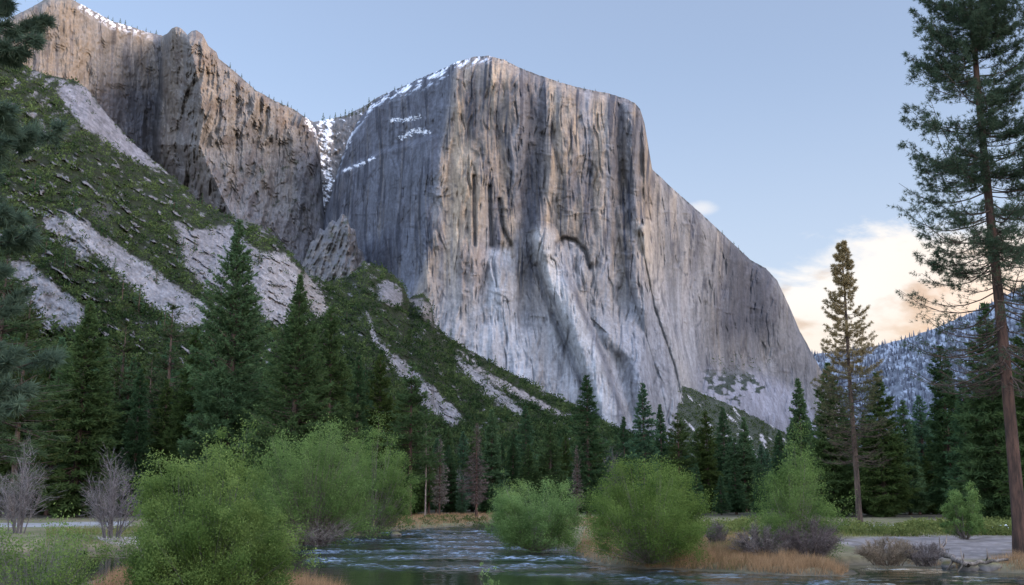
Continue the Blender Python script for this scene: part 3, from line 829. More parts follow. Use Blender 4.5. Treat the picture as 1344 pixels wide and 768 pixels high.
# river
m, nt_, out = newmat('river_water'); g = NT(nt_)
co = g.n('ShaderNodeTexCoord').outputs['Object']
rf = g.n('ShaderNodeAttribute', attribute_name='riffle').outputs['Fac']
w1 = g.noise(g.mapping(co, (.8, 1.0, 1)), .75, 3, .5, .4); w2 = g.noise(g.mapping(co, (.8, 1.3, 1)), .22, 3, .5, .5)
w3 = g.noise(g.mapping(co, (1.0, 1.3, 1)), 2.4, 3, .55, .2)
rough_mask = g.m('MULTIPLY', rf, g.ss(w2, .36, .60))
hgt = g.m('ADD', g.m('MULTIPLY', w1, g.m('MULTIPLY_ADD', rough_mask, 0.05, 0.006)), g.m('MULTIPLY', w3, g.m('MULTIPLY_ADD', rough_mask, 0.05, 0.002)))
bm = g.n('ShaderNodeBump'); bm.inputs['Strength'].default_value = 1.0; bm.inputs['Distance'].default_value = 1.0; g.l(hgt, bm.inputs['Height'])
p = g.n('ShaderNodeBsdfPrincipled'); p.inputs['Roughness'].default_value = .06; p.inputs['IOR'].default_value = 1.333
foam_sheen = g.m('MULTIPLY', rough_mask, g.ss(w3, .58, .70))  # pale blue on the crests: foam plus painted sky reflection
fa = g.n('ShaderNodeAttribute', attribute_name='foam_sheen').outputs['Fac']
fm_ = g.m('ADD', g.m('MULTIPLY', foam_sheen, .35), g.m('MULTIPLY', fa, g.ss(w3, .38, .62)), clamp=True)
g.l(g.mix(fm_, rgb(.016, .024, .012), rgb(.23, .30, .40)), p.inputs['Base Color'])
g.l(g.m('MULTIPLY_ADD', rough_mask, .12, .05), p.inputs['Roughness'])
g.l(bm.outputs[0], p.inputs['Normal']); g.l(p.outputs[0], out.inputs[0])
wy_ = np.geomspace(30, 200, 900); wxr = np.linspace(-.85, .85, 700)
WX = wy_[:, None] * wxr[None, :]; WY = np.broadcast_to(wy_[:, None], WX.shape)
wpx, wpy = PROJ(WX, WY, WX * 0)
RF = [(330, 714), (470, 699), (560, 694), (650, 690), (720, 692), (690, 702), (740, 725), (800, 745), (1120, 760), (1260, 768), (900, 768), (760, 757), (640, 748), (480, 744), (400, 740), (410, 728)]
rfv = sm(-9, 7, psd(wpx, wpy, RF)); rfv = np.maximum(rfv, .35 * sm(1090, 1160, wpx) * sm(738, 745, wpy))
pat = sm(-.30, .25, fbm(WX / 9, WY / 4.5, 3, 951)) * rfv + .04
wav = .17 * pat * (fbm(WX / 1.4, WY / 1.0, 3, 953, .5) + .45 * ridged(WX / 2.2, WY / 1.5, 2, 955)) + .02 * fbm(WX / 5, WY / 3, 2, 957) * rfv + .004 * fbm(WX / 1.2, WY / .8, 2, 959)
foam_sheen_v = sm(-.015, .075, wav) * np.sqrt(pat) * (.25 + .75 * sm(-.35, .35, fbm(WX / 5, WY / 2.2, 3, 961)))  # crest mask for foam and the sky reflection put into colour
wav *= np.clip((240 - WY) / 60, 0, 1)
link('river', mesh_np('river', np.stack([WX, WY, wav - .02], -1).reshape(-1, 3), grid_faces(900, 700), m, {'riffle': rfv.ravel(), 'foam_sheen': foam_sheen_v.ravel()}, True), kind='structure')


# ------------------------------------------------------------------ trees
def thing(name, loc, label, category, group=None, rz=0.0, sc=(1, 1, 1)):
    o = bpy.data.objects.new(name, None); COL.objects.link(o)
    o.location = loc; o.rotation_euler = (0, 0, rz); o.scale = sc; o.empty_display_size = .5
    return tag(o, label, category, group)


def conifer_mesh(seed, Ht=30., cb=.12, rmax=4.0, nb=300, power=.85, dn=1.0, bl=.55, bw=.13, droop=.25, ragged=.35, top_up=.5, r0=.42, mat='needle', bark='bark', per=3, flat=.4, curve_up=.15, bare_in=.2, gaps=0.):
    global rng
    keep = rng; rng = np.random.default_rng(seed)
    u = np.sort(rng.random(nb) ** 1.05)
    if gaps: u = u + gaps * np.sin(u * 40 + seed) / 40
    u = np.clip(u, 0, .995)
    h = (cb + (1 - cb) * u) * Ht
    az = rng.random(nb) * 2 * math.pi
    prof = (1 - u) ** power * np.minimum(1, .45 + u * 3.5)
    lobes = 1 + .28 * np.sin(az * 2 + seed + u * 5) + .18 * np.sin(az * 3 - seed * 2 + u * 11)
    L = np.maximum(.25, rmax * prof * lobes * (1 - ragged + 2 * ragged * rng.random(nb)))
    el = -droop + (droop + top_up) * u ** 1.4 + rng.normal(0, .12, nb)
    dirh = np.stack([np.cos(az), np.sin(az), 0 * az], 1)
    dr = dirh * np.cos(el)[:, None]; dr[:, 2] = np.sin(el)
    wander = fbm(np.linspace(0, 3, nb), np.zeros(nb), 2, seed) * .25
    base = np.stack([wander * u * 0, wander * 0, h], 1)
    def along(i, s):
        q = base[i] + dr[i] * (L[i] * s)[:, None]
        q[:, 2] += curve_up * L[i] * (s ** 2) - .06 * L[i] * s
        return q
    ids = np.arange(nb)
    C3 = np.stack([along(ids, np.full(nb, s)) for s in (0., .5, 1.)], 1)
    br = np.clip(.018 * L + .012, .02, .12)
    parts = [tubes(C3, np.stack([br, br * .6, br * .15], 1), 3)]
    zs = np.array([0, .012, .05, .15, .35, .55, .75, .92, 1.0]); flare = np.array([1.5, 1.18, 1.0, .93, .78, .6, .38, .14, .03])
    tc = np.zeros((1, 9, 3)); tc[0, :, 2] = zs * Ht
    tc[0, :, 0] = .10 * np.sin(zs * 5 + seed) * zs; tc[0, 0, 2] = -.4
    parts.append(tubes(tc, (flare * r0)[None], 10))
    TV, TQ = cat(parts)
    trunk = mesh_np('trunk', TV, TQ, M[bark], None, True)
    ns = np.maximum(2, (L / .33 * dn).astype(int))
    i = np.repeat(ids, ns); n = len(i)
    s = bare_in + (1.02 - bare_in) * rng.random(n) ** .75
    P = along(i, s)
    side = np.stack([-dirh[i, 1], dirh[i, 0], np.zeros(n)], 1)
    lat = rng.uniform(-1, 1, n) * flat * L[i] * (1.15 - s) * .9
    P += side * lat[:, None] + rng.normal(0, .10, (n, 3)); P[:, 2] -= np.abs(lat) * .12
    ii = np.repeat(np.arange(n), per); m_ = len(ii)
    dv = dr[i][ii] * .8 + side[ii] * (np.sign(lat[ii]) * rng.random(m_))[:, None] * .8 + rng.normal(0, .45, (m_, 3)); dv[:, 2] += .1
    sz = bl * (.6 + .7 * rng.random(m_)) * np.clip(.55 + .6 * (1 - u[i][ii]), .5, 1.1)
    BV, BF = blades(P[ii], unit(dv), sz, bw * (.7 + .6 * rng.random(m_)))
    clump = rng.random(nb)[i][ii]
    tint = np.clip(.15 + .45 * clump + .35 * s[ii] ** 2 * rng.random(m_), 0, 1)
    crown = mesh_np('crown', BV, BF, M[mat], {'tint': np.repeat(tint, 3)})
    rng = keep
    return trunk, crown, Ht


PROTO = {
    'fir': conifer_mesh(11, 30, .04, 4.4, 520, .72, 1.3, .85, .22, .28, .28, mat='needle', per=6),
    'fir_slim': conifer_mesh(12, 30, .06, 3.5, 480, .68, 1.3, .8, .21, .3, .3, mat='needle_blue', per=6),
    'fir_wide': conifer_mesh(13, 30, .03, 5.2, 540, .78, 1.35, .9, .24, .22, .3, mat='needle', per=6),
    'pine': conifer_mesh(14, 30, .22, 4.2, 300, .55, 1.3, .75, .19, .12, .45, .7, mat='needle', bark='bark_red', per=6, gaps=1.2, bare_in=.3),
    'wispy': conifer_mesh(15, 30, .12, 4.4, 280, .6, 1.0, .7, .14, .15, .5, .5, mat='needle_pale', per=5, bare_in=.2, gaps=1.),
    'cedar': conifer_mesh(16, 30, .06, 3.8, 480, .6, 1.35, .8, .22, .42, .25, .3, mat='needle_blue', bark='bark_red', per=6, curve_up=.25),
    'big': conifer_mesh(17, 45, .06, 7.4, 820, .80, 1.7, .75, .18, .10, .26, .75, .62, mat='needle', per=6, curve_up=.22),
    'big_b': conifer_mesh(18, 45, .05, 7.6, 760, .78, 1.7, .78, .19, .14, .3, .7, .62, mat='needle', per=6, curve_up=.2),
    'dead': conifer_mesh(20, 28, .16, 3.0, 330, .7, 1.0, .8, .08, .35, .45, .3, .36, mat='dead', bark='bark_red', per=4, flat=.5, bare_in=.1),
    'snag': conifer_mesh(22, 26, .45, 1.6, 90, .6, .8, .5, .04, .3, .5, .2, .22, mat='grey_twig', bark='bark_pale', per=2),
}


def tree(kind, px, top_py, D_y, label, group=None, category='tree', wx=1.0, name='conifer_tree', base_py=None):
    """Stand a tree at distance D_y so that its tip is seen at px, top_py."""
    tr, cr, Ht = PROTO[kind]
    a = (px - CX) / F; b = (CY - top_py) / F
    k = D_y / (cp - b * sp)
    x = a * k; ztop = H + (sp + b * cp) * k
    z0 = float(ground_z(np.array([x]), np.array([D_y]))[0])
    hgt_ = max(4., ztop - z0)
    f = hgt_ / Ht
    fw = wx * f ** .75
    if category == 'dead tree': name = 'dead_tree'
    t = thing(name, (x, D_y, z0), label, category, group, random.random() * 6.28, (fw, fw, f))
    link('trunk', tr, t); link('crown', cr, t)
    return t


# named trees, left to right
tree('wispy', 12, 322, 118, 'pale green loose-crowned conifer at the left edge above the leafy bank shrub', wx=1.25)
tree('wispy', 42, 372, 150, 'grey-green wispy pine just inside the left edge below the lowest talus patch')
tree('fir_wide', 118, 398, 165, 'dense dark fir with pointed top, standing before the lower left talus', wx=1.1)
tree('wispy', 166, 418, 185, 'thin grey-green pine between the dense dark fir and the long talus chute')
tree('wispy', 228, 396, 200, 'feathery pale pine whose tip overlaps the foot of the long talus chute', wx=1.1)
tree('fir', 258, 428, 175, 'dark fir close on the left of the tallest pointed pine')
tree('big', 314, 290, 165, 'tallest full pointed pine on the left, in front of the granite slabs', wx=1.0)
tree('big_b', 394, 362, 150, 'broad dense pine just right of the tallest pointed pine', wx=.95)
tree('fir', 436, 402, 158, 'dark conifer leaning on the right flank of the broad dense pine')
tree('fir_slim', 471, 470, 170, 'slim dark conifer rising over the round willow tree')
tree('fir', 500, 466, 178, 'dark green conifer right of the slim one over the round willow')
tree('pine', 541, 478, 165, 'tall pine with bare reddish trunk at the right edge of the willows')
tree('snag', 560, 556, 165, 'pale bare snag trunk beside the reddish-trunked pine', category='dead tree')
tree('dead', 578, 576, 168, 'grey-purple dead conifer right of the pale snag', category='dead tree', wx=.95)
tree('dead', 626, 556, 168, 'brown dead conifer standing before the dark forest wall left of mid-river', category='dead tree')
tree('fir', 646, 538, 215, 'dark conifer directly behind the brown dead one')
tree('fir_slim', 690, 534, 235, 'slim dark conifer midway between the brown dead tree and the tall grey-skirted conifer')
tree('fir', 722, 552, 215, 'shorter dark conifer left of the tall grey-skirted conifer')
tree('fir_slim', 770, 494, 175, 'tall dark conifer with grey lower branches above the mid-river bush', wx=1.15)
tree('dead', 757, 585, 172, 'bare grey-brown dead conifer hugging the tall dark conifer', category='dead tree', wx=.8)
tree('fir_slim', 818, 548, 225, 'small-topped dark conifer left of the tall spire-like one by the cliff foot')
tree('fir_slim', 843, 504, 200, 'tall spire-like conifer with its tip against the pale cliff foot', wx=1.05)
tree('fir_slim', 866, 532, 215, 'narrow conifer next to the tall spire-like one, tip against the cliff')
tree('pine', 889, 543, 205, 'ragged grey-green pine against the last pale rib of the cliff')
tree('fir', 926, 540, 205, 'dark conifer standing under the brown scrubby talus toe')
tree('fir_slim', 948, 536, 225, 'narrow dark conifer right of the one under the talus toe')
tree('fir', 976, 548, 230, 'rounded dark conifer in front of the grey slab at the cliff end')
tree('fir_wide', 1047, 498, 190, 'dark pointed conifer left of the lone bare-trunked pine, tip below the cliff end', wx=.85)
tree('fir_wide', 1086, 478, 170, 'big dark conifer immediately left of the lone bare-trunked pine')
tree('fir_wide', 1150, 490, 165, 'big dark conifer immediately right of the lone bare-trunked pine', wx=1.05)
tree('fir', 1184, 526, 185, 'grey-green conifer with drooping pale lower limbs, right of the lone pine')
tree('cedar', 1206, 520, 195, 'dark cedar below the blue far ridge')
tree('cedar', 1234, 455, 165, 'tall dark cedar against the blue far ridge, left of the big near trunk', wx=1.1)
tree('fir_wide', 1292, 400, 120, 'massive dark conifer right behind the big near trunk', wx=1.0)
tree('fir_wide', 1352, 392, 110, 'dark conifer cut by the right edge behind the big near trunk', wx=1.0)
tree('cedar', 1262, 500, 150, 'shorter dark cedar between the tall cedar and the massive conifer')

# the packed forest behind them
LIM = [(-80, 410), (0, 410), (60, 420), (100, 430), (150, 440), (200, 440), (260, 445), (350, 450), (420, 452), (460, 475), (520, 505), (560, 535), (600, 556), (650, 558), (700, 562), (745, 562), (800, 566), (850, 560), (900, 560), (950, 556), (1000, 558), (1040, 535),
       (1060, 520), (1110, 530), (1150, 520), (1200, 545), (1240, 510), (1300, 470), (1400, 450)]
rnd = random.Random(5)
ZONES = [(-80, 280, 'dark conifer in the packed stand below the talus chutes at left'),
         (280, 520, 'dark conifer in the packed stand behind the round willows'),
         (520, 760, 'dark conifer in the forest wall beyond the head of the river bend'),
         (760, 1040, 'dark conifer in the forest wall under the big cliff foot'),
         (1040, 1420, 'dark conifer in the packed stand under the far snowy ridge')]
kinds = ['fir', 'fir', 'fir_slim', 'fir_slim', 'fir_wide', 'cedar', 'pine', 'wispy']
for (dist, step, add) in [(185, 25, 40), (225, 20, 18), (275, 17, 2)]:
    px = -70.
    while px < 1410:
        q = px + rnd.uniform(-7, 7)
        lim = float(lerp_pts(q, LIM)) + add + rnd.uniform(0, 34)
        lab = [z for z in ZONES if z[0] <= max(-80, q) < z[1]]
        lab = lab[0][2] if lab else ZONES[-1][2]
        k = rnd.choice(kinds[:7] if q > 300 else kinds)
        tree(k, q, lim, dist * rnd.uniform(.93, 1.07), lab, lab.replace('dark conifer', 'conifers'), wx=rnd.uniform(.95, 1.35))
        px += step * rnd.uniform(.8, 1.2)


# ---- near pines with real needle tufts
def tuft_pine(seed, Ht, cb, nb, Lf, r0, tufts=46, needles=20, nl=.2, nw=.022, mat='needle_near', bark='bark_red', el0=-.25, el1=.6, dead_below=None, inner=.45, upturn=.25, keepaz=None, sub=5, spread=.04):
    global rng
    keep = rng; rng = np.random.default_rng(seed)
    u = np.sort(rng.random(nb)); h = (cb + (.99 - cb) * u) * Ht
    az = rng.random(nb) * 2 * math.pi
    L = Lf(u) * rng.uniform(.6, 1.15, nb)
    el = el0 + (el1 - el0) * u ** 1.3 + rng.normal(0, .10, nb)
    dh = np.stack([np.cos(az), np.sin(az), 0 * az], 1); sd_ = np.stack([-dh[:, 1], dh[:, 0], 0 * az], 1)
    ids = np.arange(nb)
    def along(i, s):
        q = np.zeros((len(i), 3)); q[:, 2] = h[i]
        q += dh[i] * (np.cos(el[i]) * L[i] * s)[:, None]
        q[:, 2] += np.sin(el[i]) * L[i] * s - .22 * L[i] * s * (1 - s) + upturn * L[i] * s ** 3
        q += sd_[i] * (.05 * L[i] * np.sin(s * 5 + i))[:, None]
        return q
    C = np.stack([along(ids, np.full(nb, s)) for s in np.linspace(0, 1, 6)], 1)
    br = np.clip(.0075 * L + .010, .014, .06)
    parts = [tubes(C, br[:, None] * np.linspace(1, .2, 6)[None], 5)]
    # side twigs
    it = np.repeat(ids, sub * 3); s = inner * .7 + (1 - inner * .7) * rng.random(len(it))
    p0 = along(it, s); sg = np.sign(rng.uniform(-1, 1, len(it)))
    tl = L[it] * .30 * (1.2 - s) * rng.uniform(.5, 1.3, len(it)) + .12
    td = unit(dh[it] * .8 + sd_[it] * sg[:, None] * .85 + rng.normal(0, .22, (len(it), 3)) + np.array([0, 0, .12]))
    p1 = p0 + td * tl[:, None] * .55; p2 = p0 + td * tl[:, None]; p2[:, 2] += .10 * tl
    parts.append(tubes(np.stack([p0, p1, p2], 1), np.stack([0 * tl + .012, 0 * tl + .009, 0 * tl + .004], 1), 3))
    BV, BQ = cat(parts)
    zs = np.linspace(0, 1, 28); rr = r0 * (1 - zs) ** .75 + .02; rr[0] = r0 * 1.45; rr[1] = r0 * 1.08
    sides = 18; tc = np.zeros((1, 28, 3)); tc[0, :, 2] = zs * Ht; tc[0, 0, 2] = -.3; tc[0, :, 0] = .05 * np.sin(zs * 9 + seed) ; tc[0, :, 1] = .05 * np.cos(zs * 7 + seed)
    TV, TQ = tubes(tc, rr[None], sides)
    trunk = mesh_np('trunk', TV, TQ, M[bark], None, True)
    limbs = mesh_np('branches', BV, BQ, M['bark'], None, True)
    # tufts on twigs
    nt_ = np.repeat(np.arange(len(it)), max(1, tufts // (sub * 3)))
    q = rng.random(len(nt_)) ** .6
    TP = p0[nt_] * (1 - q)[:, None] + p2[nt_] * q[:, None] + rng.normal(0, spread, (len(nt_), 3))
    if dead_below is not None:
        kp = rng.random(len(nt_)) < np.clip((h[it][nt_] / Ht - dead_below) * 5 + .4 * (s[nt_] > .75), .04, 1)
        TP = TP[kp]; nt_ = nt_[kp]
    k = np.repeat(np.arange(len(TP)), needles)
    dv = unit(td[nt_][k] * .75 + rng.normal(0, .75, (len(k), 3)) + np.array([0, 0, .15]))
    NV, NF = blades(TP[k], dv, nl * rng.uniform(.7, 1.2, len(k)), nw)
    tint = np.clip(rng.random(len(TP))[k] * .6 + .3 * rng.random(len(k)), 0, 1)
    if mat == 'needle_glow': tint = np.clip(tint * .4 + sm(.42, .62, TP[k][:, 2] / Ht) * .6, 0, 1)  # upper crown turned gold: painted backlight
    crown = mesh_np('crown', NV, NF, M[mat], {'tint': np.repeat(tint, 3)})
    rng = keep
    return trunk, limbs, crown


def near_pine(px, base_py, z0, meshes, label, D=None):
    g_ = GP(px, base_py, z0) if D is None else PT(px, base_py, D)
    t = thing('pine_tree', (g_[0], g_[1], z0), label, 'tree')
    for n_, me in zip(('trunk', 'branches', 'crown'), meshes): link(n_, me, t)
    return t


near_pine(1342, 725, .78, tuft_pine(31, 44, .23, 330, lambda u: 6.6 * (1 - u) ** .55 * np.minimum(1, .8 + u), .38, 150, 11, .26, .026, el0=-.32, el1=.5, dead_below=.31, upturn=.34, mat='needle_near', inner=.3, sub=8, spread=.09),
          'huge near pine with bare red-brown trunk and open drooping branches at the right edge')
near_pine(1128, 688, .85, tuft_pine(32, 34.2, .20, 280, lambda u: .4 + 5.2 * (1 - u) ** .88 * np.minimum(1, .7 + u * 3), .34, 50, 9, .32, .045, el0=-.12, el1=.55, mat='needle_glow', bark='bark', upturn=.22, dead_below=.34),
          'lone tall backlit pine with long bare trunk, glowing against the sunset cloud')
lp = near_pine(-62, 700, .85, tuft_pine(33, 30, .16, 240, lambda u: 2.5 * (1 - u) ** .5 + .4, .30, 150, 24, .24, .028, el0=-.1, el1=.5, upturn=.2, inner=.2, mat='needle_near'),
               'near pine mostly beyond the left edge, its boughs hanging into the upper left corner', None)
lp.location = (-12.3, 19.5, .85)


# ---- leafy bushes
def bush_mesh(seed, rad, ht, n_stem=14, n_twig=700, per=60, leaf=.075, lw=.03, twig_r=.006, mat='willow', low=.12, conical=0., bare=.30, bark='grey_twig', droop=0.0, spread=.9, lobes=7, out=.16, peak=.12, clump=.80, cr=.085):
    global rng
    keep = rng; rng = np.random.default_rng(seed)
    # lobes give the crown an uneven outline
    lobes = lobes * 3
    la = np.arange(lobes) * 2.4 + rng.random(lobes) * .8; q_ = (np.arange(lobes) + .5) / lobes          # q: 0 top .. 1 skirt
    lz = ht * (.80 - .58 * q_ + rng.normal(0, .05, lobes)); dome = np.sqrt(np.clip(1 - np.clip((lz / ht - .30) / (.58 if lobes > 30 else .66), -.45, 1) ** 2, 0, 1))
    if conical: dome = np.clip(1.02 - lz / ht, 0, .72) / .72
    lr = rad * dome * rng.uniform(.55, .92, lobes)
    LC = np.stack([np.cos(la) * lr, np.sin(la) * lr, lz], 1)
    LR = np.stack([rad * rng.uniform(.20, .34, lobes)] * 2 + [ht * rng.uniform(.12, .20, lobes)], 1)
    k = rng.integers(0, lobes, n_twig)
    d = unit(rng.normal(size=(n_twig, 3)) + np.array([0, 0, .35]))
    tip = LC[k] + d * LR[k] * rng.uniform(.72, 1.12, (n_twig, 1))
    lowm = rng.random(n_twig) < low * 2
    tip[lowm, 2] *= rng.uniform(.25, .8, lowm.sum())
    tip[:, 2] = np.clip(tip[:, 2], .15, ht * 1.0)
    far = rng.random(n_twig) < out; tip[far] += (tip[far] * np.array([1, 1, .55])) * rng.uniform(.04, .26, (far.sum(), 1)); tip[:, 2] = np.minimum(tip[:, 2], ht * 1.08)
    tip[:, 2] *= (1 + peak * np.exp(-((tip[:, 0] - .1 * rad) ** 2 + tip[:, 1] ** 2) / (.32 * rad) ** 2) + .34 * fbm(tip[:, 0] / rad * 1.9 + seed, tip[:, 1] / rad * 1.9, 2, seed + 3)) / (1 + .6 * peak)
    tip[:, :2] *= (1 + .35 * fbm(np.arctan2(tip[:, 1], tip[:, 0]) * 1.1 + seed, tip[:, 2] / ht * 3.2, 2, seed + 9))[:, None]
    gap = fbm(tip[:, 0] / rad * 2.2 + seed, tip[:, 2] / ht * 2.6 + tip[:, 1] / rad, 2, seed)                # thin places in the crown
    root = np.stack([np.cos(la[k]), np.sin(la[k]), 0 * k], 1) * rad * .12 * rng.random((n_twig, 1))
    mid = root * .4 + (LC[k] * .55 + tip * .45) * .6; mid[:, 2] = tip[:, 2] * .42
    # stems to lobes and twigs to tips
    sid = np.arange(n_twig) < n_stem
    out_ = unit(tip - mid + np.array([0, 0, .2]) - np.array([0, 0, droop * ht * .2]))
    s0 = mid * .25 + tip * .75 - out_ * 0.0
    def twig(s):
        s = s[:, None]
        return root * (1 - s) ** 2 + 2 * mid * s * (1 - s) + tip * s * s
    ss_ = np.linspace(0, 1, 5)
    Ct = np.stack([twig(np.full(n_twig, q)) for q in ss_], 1)
    rr = np.where(sid, .028, twig_r)[:, None] * np.array([1.6, 1.2, .9, .6, .25])[None] * (ht / 5) ** .5
    SV, SQ = tubes(Ct, rr, 3)
    stems = mesh_np('stems', SV, SQ, M[bark], {'tint': rng.random(len(SV))})
    n = n_twig * per
    i = np.repeat(np.arange(n_twig), per); s = bare + (1.03 - bare) * rng.random(n) ** .62
    sL = s[:, None]
    P = root[i] * (1 - sL) ** 2 + 2 * mid[i] * sL * (1 - sL) + tip[i] * sL * sL
    P = P + rng.normal(0, 1, (n, 3)) * (.05 + .045 * rad) * np.array([1, 1, .8]) * (.5 + .7 * sL)
    hl = rng.random(n) < clump
    cs = rng.uniform(.55, 1.35, n_twig)[i][:, None]
    off = rng.normal(0, 1, (n, 3)) * np.array([cr * rad, cr * rad, cr * .55 * ht * min(1., 1.6 * rad / ht)]) * cs
    P[hl] = (tip[i] * .985 + off)[hl]
    P[:, 2] = np.maximum(P[:, 2], .05)
    D = unit(out_[i] * .7 + rng.normal(0, .8, (n, 3)) - np.array([0, 0, droop]))
    kp = rng.random(n) < np.clip(.95 + 1.6 * gap[i], .15, 1); P = P[kp]; D = D[kp]; i = i[kp]; s = s[kp]; n = len(P)
    LV, LQ = leaves(P, D, leaf * rng.uniform(.7, 1.3, n), lw * rng.uniform(.7, 1.3, n))
    up_ = np.where(hl[kp], off[kp][:, 2] / (cr * .55 * ht), 0)
    tint = np.clip(rng.random(n_twig)[i] * .40 + .20 * s * rng.random(n) + .16 * up_ + .25 * P[:, 2] / ht + .4 * fbm(P[:, 0] / rad * 2.5, P[:, 2] / ht * 3 + P[:, 1] / rad, 2, seed + 5), 0, 1)  # light painted in: clump tops paler, undersides and low leaves darker
    lv = mesh_np('leaves', LV, LQ, M[mat], {'tint': np.repeat(tint, 4)})
    rng = keep
    return stems, lv


def bush(px, base_py, z0, top_py, width_px, seed, label, name='willow_bush', category='bush', group=None, dsz=1.0, **kw):
    g_ = GP(px, base_py, z0); Y = g_[1]
    b = (CY - top_py) / F; ztop = H + (sp + b * cp) * Y / (cp - b * sp)
    ht = ztop - z0; rad = width_px / 2 / F * Y * 1.0
    st, lv = bush_mesh(seed, rad, ht, **kw)
    t = thing(name, (g_[0], Y, z0 - .05), label, category, group)
    link('stems', st, t); link('leaves', lv, t)
    return t


bush(268, 800, .45, 545, 186, 41, 'largest bright green willow bush in the foreground, left of the river', n_twig=620, per=330, cr=.075, leaf=.075, lw=.034, low=.3, lobes=13, twig_r=.009, out=.25, peak=.30)
bush(402, 714, .45, 545, 160, 42, 'big round deep green willow just behind the foreground bush', name='willow_tree', n_twig=420, per=210, leaf=.13, lw=.06, mat='willow_deep', low=.18, lobes=12, bark='dead', twig_r=.014)
bush(486, 701, .45, 564, 112, 43, 'round green willow at the waterline, right of the big round one', name='willow_tree', n_twig=340, per=210, leaf=.14, lw=.065, mat='willow_deep', low=.15, lobes=11, bark='dead', twig_r=.016)
bush(430, 708, .40, 655, 90, 44, 'low grey-green bush at the feet of the two round willows', name='bush', n_twig=300, per=45, leaf=.12, lw=.05, low=.3, bark='purple_twig')
bush(704, 722, .15, 624, 118, 45, 'rounded green willow bush standing in mid-river', n_twig=330, per=240, leaf=.115, lw=.05, mat='willow_deep', low=.16, bark='dead', twig_r=.014)
bush(676, 706, .4, 618, 60, 46, 'small pale willow peeping up behind the mid-river bush', n_twig=300, per=50, leaf=.13, lw=.05, low=.2)
bush(852, 738, .35, 604, 158, 47, 'broad bright green willow bush on the right bank by the reeds', n_twig=460, per=250, leaf=.095, lw=.042, low=.14, lobes=11, bark='dead', mat='willow_deep', twig_r=.012)
bush(1046, 731, .45, 588, 136, 48, 'taller green willow with bare purple lower stems, left of the lone pine', n_twig=420, per=120, leaf=.105, lw=.045, low=.1, lobes=9, conical=1, bark='dead', bare=.5, mat='willow_deep', peak=.25)
bush(1268, 708, .85, 634, 46, 49, 'small lone green willow shrub on the right meadow', n_twig=160, per=130, leaf=.13, lw=.055, low=.08, bark='dead', mat='willow_deep', bare=.5)
bush(45, 815, .5, 655, 150, 50, 'twiggy yellow-green shrub in the lower left corner', name='bush', n_twig=800, per=24, leaf=.075, lw=.04, low=.3, bark='grey_twig', twig_r=.008)
bush(640, 812, .35, 738, 34, 51, 'small leafy sprig poking up at the bottom edge in front of the water', name='sapling', category='plant', n_twig=50, per=20, leaf=.07, lw=.03, low=.2, n_stem=5)


# ---- leafless bushes
def bare_bush(px, base_py, z0, top_py, width_px, seed, label, mat, n=1400, name='bare_bush', category='bush', tall=False, group=None, wd=.012):
    global rng
    keep = rng; rng = np.random.default_rng(seed)
    g_ = GP(px, base_py, z0); Y = g_[1]
    b = (CY - top_py) / F; ht = H + (sp + b * cp) * Y / (cp - b * sp) - z0; rad = width_px / 2 / F * Y
    ns = 16 if tall else 40
    az = rng.random(ns) * 6.28; rr_ = np.sqrt(rng.random(ns)) * rad
    tipS = np.stack([np.cos(az) * rr_, np.sin(az) * rr_, ht * (1 - .5 * (rr_ / rad) ** 2) * rng.uniform(.45 if tall else .7, 1., ns)], 1)
    root = np.stack([np.cos(az), np.sin(az), 0 * az], 1) * rad * (.35 if tall else .45) * rng.random((ns, 1))
    ss_ = np.linspace(0, 1, 5)
    mid = root * .7 + tipS * .3; mid[:, 2] = tipS[:, 2] * .6
    Cs = np.stack([root * (1 - q) ** 2 + 2 * mid * q * (1 - q) + tipS * q * q for q in ss_], 1)
    SV, SQ = tubes(Cs, np.full((ns, 1), .02 if not tall else .045) * np.array([1.5, 1.1, .8, .5, .2])[None], 4)
    i = rng.integers(0, ns, n); q = (.2 + .8 * rng.random(n))[:, None]
    P = root[i] * (1 - q) ** 2 + 2 * mid[i] * q * (1 - q) + tipS[i] * q * q
    dv = unit(unit(tipS[i] - mid[i]) * .7 + rng.normal(0, .55, (n, 3)) + np.array([0, 0, .35]))
    L1 = ht * rng.uniform(.10, .28, n)
    V1, F1 = blades(P, dv, L1, wd * 1.2)
    k = np.repeat(np.arange(n), 5); t = rng.uniform(.2, 1, len(k))
    P2 = P[k] + dv[k] * (L1[k] * t)[:, None]
    d2 = unit(dv[k] + rng.normal(0, .6, (len(k), 3)))
    V2, F2 = blades(P2, d2, L1[k] * rng.uniform(.25, .6, len(k)), wd * .8)
    V, Fc = cat([(V1, F1), (V2, F2)])
    V[:, 2] = np.maximum(V[:, 2], .0)
    t_ = thing(name, (g_[0], Y, z0 - .05), label, category, group)
    link('stems', mesh_np('stems', SV, SQ, M[mat], {'tint': rng.random(len(SV)) * .5}), t_)
    link('twigs', mesh_np('twigs', V, Fc, M[mat], {'tint': np.repeat(rng.random(len(Fc)), 3)}), t_)
    rng = keep
    return t_


